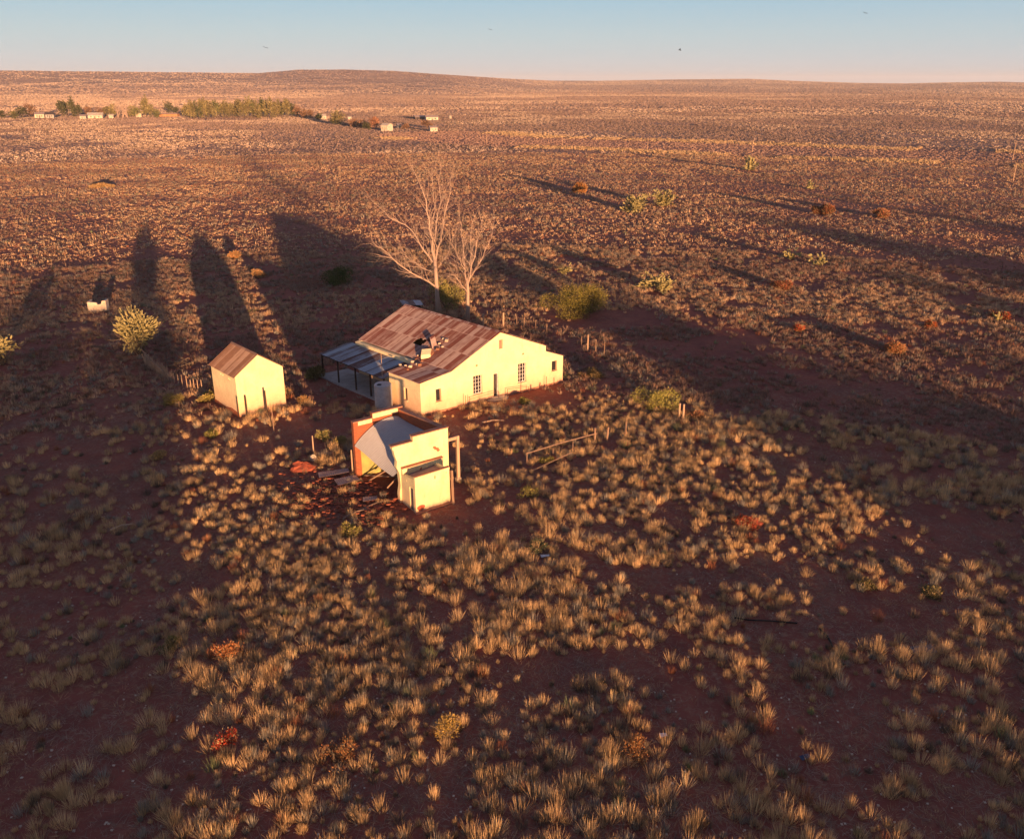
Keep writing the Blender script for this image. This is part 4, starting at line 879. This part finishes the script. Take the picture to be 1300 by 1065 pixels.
# ---------------------------------------------------------------- rubble and junk
rng = np.random.RandomState(11)
mb = MB()
zones = [(430, 618, 66, 18, 420), (415, 640, 58, 18, 380), (470, 652, 30, 12, 120), (480, 640, 25, 14, 140), (495, 622, 14, 16, 90), (385, 592, 16, 6, 30)]
for cx, cy, rx, ry, n_ in zones:
    for i in range(n_):
        u = cx + rx * rng.randn() * 0.55; v = cy + ry * rng.randn() * 0.6; x, y = g(u, v)
        s_, t_ = loc2(RA, 35.5, 125.6, x, y)
        if s_ > -0.2 and t_ < 7.3 and s_ < 3.6 and t_ > -0.3: continue
        irregular(mb, (x, y, rng.uniform(0.0, 0.20)), rng.uniform(0.04, 0.13), rng, (1.3, .9, .7))
o = thing_mesh(mb, 'brick_rubble', M['rubble'], (*g(440, 625), 0), 'heap of broken red bricks and rubble left of the ruined store', 'rubble'); o['kind'] = 'stuff'
def lump(name, u, v, rx, ry, rz, mat, label, cat, seed):
    rg = np.random.RandomState(seed); x, y = g(u, v); n, m = 14, 6; vs = []; fs = []
    for j in range(m + 1):
        a = pi / 2 * j / m
        for k in range(n):
            b = 2 * pi * k / n; q = 1 + 0.28 * rg.randn() * (0.3 + sin(a)); vs.append((x + rx * cos(a) * cos(b) * q, y + ry * cos(a) * sin(b) * q, rz * sin(a) * (1 + .1 * rg.randn()) - 0.05))
    for j in range(m):
        for k in range(n): fs.append((j * n + k, j * n + (k + 1) % n, (j + 1) * n + (k + 1) % n, (j + 1) * n + k))
    mb = MB(); mb.add(vs, fs); return thing_mesh(mb, name, mat, (x, y, 0), label, cat)
lump('earth_mound', 385, 597, .95, .6, .62, M['redearth'], 'bright red earth mound beside the upright post', 'mound', 1)
lump('earth_mound', 950, 664, .9, .6, .4, M['redearth'], 'low dark red earth hump in the right grass', 'mound', 2)
lump('boulder', 398, 584, .28, .25, .45, M['stone'], 'pale stone perched behind the red mound', 'stone', 3)
def post(u, v, vt, r, mat, label, lean=(0, 0), group='old fence posts', cat='post', name='fence_post', ut=None):
    x, y = g(u, v); z = at(u, vt, y)[2]; mb = MB(); b = gz(x, y)
    mb.tube([(x, y, b - 0.2), (x + lean[0] * .5, y + lean[1] * .5, z * .5), (x + lean[0], y + lean[1], max(z, 0.4))], [r, r * .95, r * .85], 6)
    return thing_mesh(mb, name, mat, (x, y, b), label, cat, group)
post(303.5, 531, 504, .05, M['darkwood'], 'thinnest dark post at the front corner of the shed')
post(314, 529, 502.5, .085, M['darkwood'], 'thick dark post left of centre on the shed front')
post(339, 527, 496, .085, M['darkwood'], 'tall dark post right of centre before the shed front')
post(348, 549, 521, .045, M['wood'], 'thin brown stake in the bare ground before the shed')
post(398.5, 577, 553, .05, M['palewood'], 'pale post sticking up behind the red mound')
post(448, 601, 571, .06, M['palewood'], 'pale timber post at the left brick edge of the ruin')
post(424, 590, 573, .045, M['darkwood'], 'short dark post left of the ruin among weeds')
post(717, 545, 521, .045, M['darkwood'], 'thin dark rod standing alone in grass before the house')
post(862, 531, 512, .085, M['palewood'], 'left one of the two short pale posts by the green bush')
post(867, 533, 513, .085, M['palewood'], 'right one of the two short pale posts by the green bush')
post(770, 560, 542, .08, M['wood'], 'stubby brown post right of the broken rail frame', (.1, 0))
post(794, 556, 535, .05, M['wood'], 'slim brown post second right of the broken rail frame')
for i, (u, v, vt, r) in enumerate([(613.5, 417, 398, .10), (639, 415, 397, .12), (632, 413, 402, .05), (656, 415, 402, .05), (665.5, 416, 403, .06), (680, 420, 407, .04), (694, 424, 411, .04), (712, 432, 417, .04), (738, 440, 427, .04), (746, 446, 425, .09), (756, 449, 431, .06), (767, 452, 434, .06)]):
    lbs = ['pale fence post right beneath the shorter dead tree', 'thickest pale fence post behind the house ridge', 'thin stake just left of the thickest fence post behind the house', 'thin stake just right of the thickest fence post behind the house', 'second slim stake right of the thickest fence post', 'slim stake below the left side of the big bush', 'slim stake under the middle of the big bush', 'slim stake nearest above the lean-to end of the house', 'slim stake left of the leaning corner post beyond the house', 'sturdy corner post beyond the right end of the house', 'stake just right of the sturdy corner post', 'rightmost stake of the garden fence behind the house']
    post(u, v, vt, r * .8, M['palewood' if i in (0, 1, 9) else 'wood'], lbs[i], group='garden fence posts behind the house')
post(715, 560, 543, 0.0001, M['wood'], 'x') if False else None
# broken rail frame in the grass
rf = empty('rail_frame', (*g(669, 590), 0), 'broken timber rail frame leaning in the grass right of the ruin', 'fence')
A_ = (*g(669, 590), 0); def_z = at(669, 576, A_[1])[2]; B_ = (*g(755, 560), 0); bz = at(755, 550, B_[1])[2]
mb = MB(); mb.tube([(A_[0] - .1, A_[1], def_z), ((A_[0] + B_[0]) / 2, (A_[1] + B_[1]) / 2, (def_z + bz) / 2 + .05), (B_[0] + .15, B_[1], bz)], 0.042, 6); mb.build('rail', M['wood'], rf)
C_ = g(674, 600); D_ = g(725, 582); mb = MB(); mb.tube([(C_[0], C_[1], .12), (D_[0], D_[1], .45)], 0.038, 6); mb.build('rail', M['wood'], rf)
for u, v, vt, r in ((669, 590, 574, .04), (755, 561, 543, .075), (702, 581, 569, .03), (727, 576, 560, .03)):
    x, y = g(u, v); mb = MB(); mb.tube([(x, y, -.1), (x, y, at(u, vt, y)[2])], r, 6); mb.build('post', M['wood'], rf)
# stick pile / reed fence by prickly pear
rd = empty('reed_fence', (*g(205, 480), 0), 'collapsing orange reed fence below the prickly pear tree', 'fence'); mb = MB(); rng = np.random.RandomState(4)
for i in range(150):
    f = rng.uniform(0, 1); u = 183 + 36 * f; v = 463 + 22 * f + rng.uniform(-3, 3); x, y = g(u, v); h_ = rng.uniform(.5, 1.3) * (1.0 if f < .5 else .9)
    mb.tube([(x, y, -.05), (x + rng.uniform(-.25, .25), y + rng.uniform(-.25, .25), h_)], .018, 3, False)
mb.build('reeds', M['palewood'], rd)
mb = MB(); a, b = g(184, 470), g(219, 484); mb.tube([(a[0], a[1], 2.0), (a[0] + 1, a[1] - .6, 1.2), (b[0], b[1], .2)], .05, 5); mb.build('rail', M['wood'], rd)
for i, (u, v) in enumerate([(222, 487), (227, 489), (232, 491), (238, 493), (243, 495), (247, 495), (252, 497), (257, 498)]):
    post(u, v, v - 13 - (i * 5) % 4, .035, M['palewood'], ['picket nearest the reed fence, first of the row to the shed', 'second picket from the reed fence towards the shed', 'third picket from the reed fence towards the shed', 'fourth picket from the reed fence towards the shed', 'fourth picket counted back from the shed', 'third picket counted back from the shed', 'second picket counted back from the shed', 'picket nearest the shed in the row from the reed fence'][i], group='pickets between reed fence and shed', cat='picket', name='picket')
mb = MB()
for i in range(16):
    x, y = g(226 + rng.randn() * 8, 466 + rng.randn() * 3); a = rng.uniform(0, pi); L = rng.uniform(.8, 2.2); mb.tube([(x - cos(a) * L / 2, y - sin(a) * L / 2, .1 + rng.rand() * .4), (x + cos(a) * L / 2, y + sin(a) * L / 2, .1 + rng.rand() * .7)], .05, 4)
o = thing_mesh(mb, 'branch_pile', M['trunk'], (*g(226, 468), 0), 'pile of dead branches behind the picket row', 'branches'); o['kind'] = 'stuff'
# concrete ruin block far left
cx_, cy_ = g(125, 396); CB = frame((cx_ - 1.0, cy_ - .3), 12, 102)
rb = empty('broken_wall_block', (cx_ - 1, cy_ - .3, 0), 'small broken cream masonry block left above the prickly pear', 'wall'); mb = MB()
wall(mb, CB, 0, 2.0, [(0, 1.25), (1.0, 1.1), (1.1, .85), (1.5, .95), (1.6, 1.3), (2.0, 1.3)], th=.25); wall(mb, CB, .25, 1.3, [(0, 1.25), (2, 1.2)], along='t', off=0, th=.25); wall(mb, CB, .25, 1.3, [(0, 1.3), (2, 1.2)], along='t', off=1.75, th=.25); mb.build('wall', M['stone'], rb)
# loose iron sheets and planks by the ruin
def flat_sheet(u, v, w_, l_, rz, mat, label, cat='iron sheet', tilt=.1, z=.12, name='iron_sheet'):
    x, y = g(u, v); ca, sa = cos(rz), sin(rz); P = lambda a, b, c: (x + a * ca - b * sa, y + a * sa + b * ca, c)
    mb = MB(); sheet(mb, P, (-w_ / 2, -l_ / 2, z), (w_ / 2, -l_ / 2, z + tilt), (w_ / 2, l_ / 2, z + tilt * .5), (-w_ / 2, l_ / 2, z + .06), amp=.012); return thick(thing_mesh(mb, name, mat, (x, y, 0), label, cat))
flat_sheet(424, 606, 2.0, .7, .3, M['toiletroof'], 'flat grey iron sheet lying left of the ruin', tilt=.15, z=.3)
flat_sheet(441, 614, 1.5, .9, .5, M['toiletroof'], 'dull green grey sheet below the flat iron sheet', 'sheet', z=.25)
flat_sheet(470, 637, .9, .5, .2, M['toiletroof'], 'grey slab lying in the brick rubble', 'slab', z=.2)
flat_sheet(1172, 827, 1.1, .55, .1, M['blue'], 'crumpled blue plastic sheet on bare ground at the right', 'plastic sheet', .08, .08, 'plastic_sheet')
flat_sheet(1022, 962, .45, .2, .4, M['blue'], 'small blue plastic scrap at the bottom right', 'plastic scrap', .04, .05, 'plastic_scrap')
flat_sheet(692, 708, .5, .2, .2, M['white'], 'small white scrap in the grass right of the ruin', 'scrap', .05, .12, 'white_scrap')
flat_sheet(842, 935, .3, .18, .2, M['white'], 'tiny white scrap beside the orange brown shrub', 'scrap', .05, .08, 'white_scrap')
for i, (u0, v0, u1, v1, m_, lb) in enumerate([(140, 675, 168, 668, 'palewood', 'bleached log lying on the dark ground at the left'), (455, 650, 500, 636, 'wood', 'long plank lying across the rubble below the ruin'), (435, 660, 470, 648, 'wood', 'dark plank at the lower edge of the rubble'), (463, 603, 478, 596, 'palewood', 'pale plank leaning under the collapsed roof'), (612, 538, 640, 536, 'palewood', 'thin pale pole lying in front of the farmhouse'), (115, 440, 150, 452, 'trunk', 'dead branch lying in the shade left of the prickly pear')]):
    a, b = g(u0, v0), g(u1, v1); mb = MB(); mb.tube([(a[0], a[1], .1), ((a[0] + b[0]) / 2, (a[1] + b[1]) / 2 + .1, .2), (b[0], b[1], .15)], [.07, .06, .04], 6); thing_mesh(mb, 'plank' if 'plank' in lb else ('branch' if 'branch' in lb else 'log' if 'log' in lb else 'pole'), M[m_], (a[0], a[1], 0), lb, 'plank' if 'plank' in lb else ('branch' if 'branch' in lb else 'log' if 'log' in lb else 'pole'))
hp = [(932, 785), (950, 788), (975, 789), (1012, 792)]; P_ = [(*g(*q), .06) for q in hp]; mb = MB(); mb.tube(P_, .04, 6); thing_mesh(mb, 'hose', M['hose'], P_[0], 'straight piece of black hose on the bare ground', 'hose', 'black hoses')
hp = [(1040, 799), (1050, 808), (1057, 822), (1066, 838), (1071, 845)]; P_ = [(*g(*q), .06) for q in hp]; mb = MB(); mb.tube(P_, .045, 6); thing_mesh(mb, 'hose', M['hose'], P_[0], 'curved piece of black hose running towards the bottom', 'hose', 'black hoses')
# pebbles on open ground
mb = MB(); rng = np.random.RandomState(8)
for i in range(900):
    u = rng.uniform(0, 1300); v = rng.uniform(560, 1060); x, y = g(u, v)
    if not free(np.array([x]), np.array([y]))[0]: continue
    irregular(mb, (x, y, gz(x, y) + .02), rng.uniform(.02, .06), rng, (1, 1, .7))
o = thing_mesh(mb, 'pebbles', M['stone'], (0, 30, 0), 'pale pebbles sprinkled over the bare red ground', 'pebbles'); o['kind'] = 'stuff'

# ---------------------------------------------------------------- far settlement
def far_house(u, v, w_, h_, d_, roof, label, mat='farwall', rz=.3, gable=True):
    w_ *= .8; h_ *= .85; x, y = g(u, v); z = gz(x, y); e = empty('far_house', (x, y, z), label, 'house', 'far houses of the settlement'); P = frame((x - w_ / 2, y), math.degrees(rz), math.degrees(rz) + 90)
    Q = lambda a, b, c: P(a, b, c + z)
    mb = MB()
    for args in (dict(along='s', off=0), dict(along='s', off=d_ - .3)):
        wall(mb, Q, 0, w_, [(0, h_), (w_, h_)], [(w_ * .2, w_ * .32, h_ * .35, h_ * .75), (w_ * .45, w_ * .55, 0.0, h_ * .75), (w_ * .7, w_ * .82, h_ * .35, h_ * .75)] if args['off'] == 0 else (), **args)
    for off in (0, w_ - .3): wall(mb, Q, .3, d_ - .3, [(0, h_), (d_ / 2, h_ + (d_ * .22 if gable else 0)), (d_, h_)], along='t', off=off)
    mb.build('wall', M[mat], e)
    mb = MB(); r = d_ * .22 if gable else .15
    mb.add([Q(-.3, -.3, h_ + .02), Q(w_ + .3, -.3, h_ + .02), Q(w_ + .3, d_ / 2, h_ + r + .08), Q(-.3, d_ / 2, h_ + r + .08), Q(w_ + .3, d_ + .3, h_ + .02), Q(-.3, d_ + .3, h_ + .02)], [(0, 1, 2, 3), (3, 2, 4, 5)]); thick(mb.build('roof', M[roof], e), .1)
far_house(120, 151, 13, 2.6, 9, 'farwall', 'long pale farmhouse among the far left trees')
far_house(105, 152, 5, 2.2, 5, 'farroof', 'small pale outbuilding left of the long far farmhouse')
far_house(141, 150.5, 4, 2.4, 4, 'farwall', 'tiny white hut right of the long far farmhouse')
far_house(176, 149, 5, 3.4, 5, 'farroof', 'small pinkish far house between the trees', 'stone')
far_house(212, 148, 20, 2.4, 6, 'farroof', 'long low orange far building left of the grove', 'farbrick', .05, False)
far_house(50, 151, 8, 3.2, 6, 'farroof', 'white farm building at the far left', 'farwall')
far_house(63, 151, 7, 3.0, 6, 'fardark', 'bluish far shed right of the left white building', 'concrete')
far_house(410, 152, 6, 2.6, 6, 'farwall', 'white cottage just right of the far grove')
far_house(489, 167, 5.6, 3.6, 5.0, 'farwall', 'largest white gabled far house in the middle distance', rz=-.5)
far_house(508, 163, 3.6, 2.2, 4, 'farroof', 'small white hut right of the largest far house')
far_house(549, 153, 11, 2.6, 6, 'farroof', 'long white far building alone on the plain')
far_house(534, 152, 10, 2.2, 5, 'farroof', 'long dark far shed beside the white building', 'fardark')
far_house(551, 168, 5, 2.5, 4, 'farroof', 'small white far hut right of the settlement bushes')
far_house(444, 153, 3, 2.2, 3, 'farwall', 'white speck of a hut behind the round far bush')
far_house(572, 151, 1.8, 2.6, 2, 'farwall', 'smallest white hut far out on the plain', gable=False)
GR = [(0.11, 0.11, 0.05), (0.15, 0.14, 0.06), (0.08, 0.09, 0.04)]; OLV = [(0.18, 0.15, 0.07), (0.23, 0.19, 0.09), (0.13, 0.12, 0.06)]; BR = [(0.22, 0.13, 0.08), (0.17, 0.10, 0.07)]; DK = [(0.05, 0.055, 0.03), (0.08, 0.08, 0.04)]
def far_tree(u, v, hh, rx, cols, label, seed, group, n=450, col_shape=False):
    hh *= 1.35; rx *= 1.15; rng = np.random.RandomState(seed); x, y = g(u, v); e = empty('tree', (x, y, gz(x, y)), label, 'tree', group); bl = []
    for i in range(7):
        a = rng.uniform(0, 2 * pi); q = rng.uniform(0, .5); s = rng.uniform(.35, .55)
        bl.append((cos(a) * q * rx, sin(a) * q * rx, hh * (rng.uniform(.32, .75) if not col_shape else .2 + .7 * i / 7), rx * s, rx * s, hh * rng.uniform(.22, .32)))
    V, c = leafmass(bl, n, 0.45 + 0.05 * hh, cols, rng); leafobj('crown', V, c, e)
    mb = MB(); mb.tube([(0, 0, -.3), (0, 0, hh * .3), (.1, 0, hh * .6)], [hh * .03, hh * .025, hh * .012], 5)
    for k in range(3):
        a = rng.uniform(0, 6.28); mb.tube([(0, 0, hh * .3), (cos(a) * rx * .5, sin(a) * rx * .5, hh * .62)], [hh * .016, hh * .008], 4)
    MBlocal(mb, 'trunk', M['trunk'], e); return e
specs = [(3, 151.5, 5.5, 5, DK), (19, 152, 4.5, 4, GR), (29, 151, 6.5, 5, DK), (38, 150, 8, 6, BR), (80, 150, 9, 4, DK), (86, 149, 9, 4.5, GR), (94, 149, 11, 2.0, DK), (100, 149, 6.5, 4, DK), (113, 148, 6, 4.5, BR), (129, 148, 5, 4, BR), (136, 148, 6, 4.5, OLV), (145, 149, 8, 4, OLV), (167, 149, 7, 4.5, OLV), (174, 149, 6, 4, GR), (186, 149, 12, 3.6, OLV), (192, 149, 7.5, 4, OLV), (199, 150, 5, 3.2, GR), (216, 144, 8, 4.5, DK), (224, 144, 4.5, 4, DK)]
side = ['leftmost round dark tree at the picture edge', 'low green tree second from the left picture edge', 'dark tree left of the far white farm building', 'brown tree standing over the far white farm building', 'dark tree left of the thin far cypress', 'green tree joined to the left of the thin cypress', 'thin dark cypress like far tree', 'dark tree right of the thin cypress', 'brown tree behind the long far farmhouse', 'low brown tree right behind the long far farmhouse', 'olive tree right of the long far farmhouse', 'olive tree beside the far bare trees', 'olive tree right of the far bare trees', 'green tree behind the small pinkish house', 'tallest pale olive tree left of the grove', 'olive tree right of the tallest pale one', 'small green tree ending the far tree group', 'dark round tree behind the long orange building', 'low dark tree trailing right of the dark round one']
for i, (u, v, hh, rx, cols) in enumerate(specs): far_tree(u, v, hh, rx, cols, side[i], 300 + i, 'settlement trees', 420, rx < 2.5)
rng = np.random.RandomState(9)
for i in range(40):
    u = 236 + i * 3.35 + rng.uniform(-1, 1); far_tree(u, 150.5 + rng.uniform(-1.5, .3), rng.uniform(7, 11.5) * (0.75 + .25 * min(1, (i + 3) / 8)), rng.uniform(2.4, 3.4), OLV if rng.rand() < .78 else GR, 'olive tree in the long even grove on the plain', 400 + i, 'grove trees in a long row', 260)
for i, (u, v, hh, rx, cols, lb) in enumerate([(371, 149, 8, 4.5, DK, 'dark tree at the right end of the grove'), (378, 149, 6.5, 4, BR, 'brown tree after the dark grove end'), (386, 150, 5.5, 4, BR, 'smaller brown tree right of the grove'), (394, 150, 4.5, 3, BR, 'last small brown tree trailing from the grove'), (432, 159, 6.5, 6.0, OLV, 'wide round olive tree left of the largest far house'), (425, 159, 4, 4, DK, 'dark shrubby tree left against the wide round tree'), (451, 162, 4, 4.5, BR, 'brown tree right of the wide round tree'), (458, 163, 3.5, 3.6, BR, 'small brown tree nearer the largest far house'), (467, 165, 3.0, 3, DK, 'dark low tree left of the largest far house'), (476, 165, 5.2, 4, [(0.26, .13, .08)], 'reddish tree against the largest far house'), (405, 153, 4, 3, GR, 'green tree left of the white cottage'), (541, 163, 3.5, 4.5, BR, 'brown bushy tree beside the far hut'), (516, 164, 2.2, 3, BR, 'low brown bush right of the small white hut')]):
    far_tree(u, v, hh, rx, cols, lb, 500 + i, 'settlement trees', 420)
# bare pale trees in the settlement
for i, (u, hh) in enumerate(((150, 10), (156, 12), (162, 12))):
    rng = np.random.RandomState(600 + i); x, y = g(u, 149.5); e = empty('bare_tree', (x, y, gz(x, y)), ['left of three pale bare trees in the far settlement', 'middle of three pale bare trees in the far settlement', 'right of three pale bare trees in the far settlement'][i], 'bare tree', 'pale bare far trees'); mb = MB()
    for k in range(4):
        a = rng.uniform(0, 6.28); limb_tubes(mb, rng, (0, 0, -.2), (cos(a) * .35, sin(a) * .35, 1), hh * .5, .28, 2, (3, 5), .4, .5, .03)
    MBlocal(mb, 'limbs', M['bark'], e)
# utility poles along the road
for i, (u, v, vt) in enumerate([(714, 186, 171), (822, 190, 175), (955, 193, 178), (1109, 197, 182), (1285, 206, 181), (1286, 231, 208), (618, 183, 171)]):
    x, y = g(u, v); z = at(u, vt, y)[2]; b = gz(x, y); e = empty('utility_pole', (x, y, b), ['pale pole by the road right above the big bush', 'second pole right along the gravel road', 'third pole along the gravel road, right of centre', 'faint fourth pole along the gravel road', 'tall pole beyond the road at the right edge', 'nearer pole below the tall one at the right edge', 'pole at the road just right of the far houses'][i], 'pole', 'poles along the gravel road')
    mb = MB(); mb.tube([(0, 0, -.5), (0, 0, z - b)], [.11 + .02 * (i == 4), .08], 6); MBlocal(mb, 'mast', M['palewood'], e)
    mb = MB(); mb.tube([(-.5, 0, z - b - .3), (.5, 0, z - b - .3)], .04, 4); MBlocal(mb, 'crossarm', M['palewood'], e)
# birds
for i, (u, v, yy, s, rz, lb) in enumerate([(863, 64, 85, .30, 1.3, 'small dark bird high over the right hills'), (337, 61, 90, .26, .1, 'small dark bird low in the left sky'), (622, 38, 95, .2, .3, 'faint tiny bird in the middle of the sky'), (1098, 17, 90, .24, 0, 'small dark bird near the top right')]):
    x, y, z = at(u, v, yy); mb = MB()
    mb.tube([(-.5, 0, 0), (-.2, 0, .02), (.2, 0, .03), (.55, 0, .02)], [.02, .1, .1, .03], 6)
    for sgn in (-1, 1): mb.add([(-.15, 0, .03), (.2, 0, .03), (.05, sgn * .6, .22), (-.3, sgn * 1.15, .12), (-.3, sgn * .6, .2)], [(0, 1, 2, 3, 4)])
    me = bpy.data.meshes.new('bird'); me.from_pydata([(a * s, b * s, c * s) for a, b, c in mb.v], [], mb.f); me.update()
    o = link('bird', me, M['bird']); o.location = (x, y, z); o.rotation_euler = (0.3, 0, rz + 1.57); tag(o, lb, 'bird', 'birds in the sky'); thick(o, .01)

# ---------------------------------------------------------------- trees behind the viewpoint (they throw the long shade)
def shade_tree(q, d, hh, rx, seed, n=2600, lo=0.25):
    # q: metres to the right of the sun line through the viewpoint, d: metres along the shadow direction
    x = q * cos(SUN_AZ) + d * SDX; y = -q * sin(SUN_AZ) + d * SDY
    rng = np.random.RandomState(seed); e = empty('gum_tree', (x, y, gz(x, y)), 'leafy gum tree standing behind the viewpoint', 'tree', 'gum trees behind the viewpoint'); bl = []
    for i in range(11):
        a = rng.uniform(0, 2 * pi); qq = rng.uniform(0, .62); s = rng.uniform(.3, .5); bl.append((cos(a) * qq * rx, sin(a) * qq * rx, hh * rng.uniform(lo, .82), rx * s, rx * s, hh * rng.uniform(.13, .2)))
    V, c = leafmass(bl, n, .34, GR, rng); leafobj('crown', V, c, e)
    mb = MB(); limb_tubes(mb, rng, (0, 0, -.3), (0, 0, 1), hh * .5, .22, 2, (3, 5), .5); MBlocal(mb, 'trunk', M['trunk'], e)
rng = np.random.RandomState(70)
SH = []
for q in np.arange(-3.5, -75, -4.0): SH.append((q, -30 + rng.uniform(-5, 5), (rng.uniform(7.6, 8.4) if q > -14 else rng.uniform(7.6, 9.8)) - 0.012 * abs(q), 4.2, 4600, .1))
for q, hh in ((40.5, 6.6), (43.5, 8.6), (46.5, 8.8), (49.5, 8.2), (52.5, 6.0), (55.5, 5.6), (59, 5.2), (62, 5.0), (65, 4.8), (68.5, 5.0), (72, 5.2), (76, 5.0), (80, 4.6)): SH.append((q + rng.uniform(-.5, .5), -38 + rng.uniform(-4, 4), hh, 3.2, 4600, .08))
for q, hh in ((88, 7.0), (91, 7.2), (101, 9.0), (104, 9.9), (107.5, 10.2), (111, 9.6), (114, 8.5), (124, 7.0), (137, 10.0), (141, 10.4), (145, 9.6), (160, 10), (166, 9)): SH.append((q, -38 + rng.uniform(-4, 4), hh, 3.3, 4200, .1))
for q in np.arange(17, 37, 2.2): SH.append((q, -22 + rng.uniform(-3, 3), rng.uniform(2.5, 3.3), 1.9, 1500, .1))
for i, (q, d, hh, rx, n, lo) in enumerate(SH): shade_tree(q, d, hh, rx, 700 + i, n, lo)

# ---------------------------------------------------------------- air
hz = MB(); hz.box(I, -16000, 16000, -16000, 16000, -60, 140)
hm = bpy.data.materials.new('thin_air'); hm.use_nodes = True; hn = hm.node_tree; hn.nodes.remove(hn.nodes['Principled BSDF'])
pv = hn.nodes.new('ShaderNodeVolumePrincipled'); pv.inputs['Density'].default_value = HAZE; pv.inputs['Color'].default_value = (0.84, 0.90, 1.0, 1); pv.inputs['Anisotropy'].default_value = 0.0
hn.links.new(pv.outputs[0], hn.nodes['Material Output'].inputs['Volume'])
ho = hz.build('haze', hm); tag(ho, 'thin pinkish air over the far plain', 'haze', None, 'stuff')
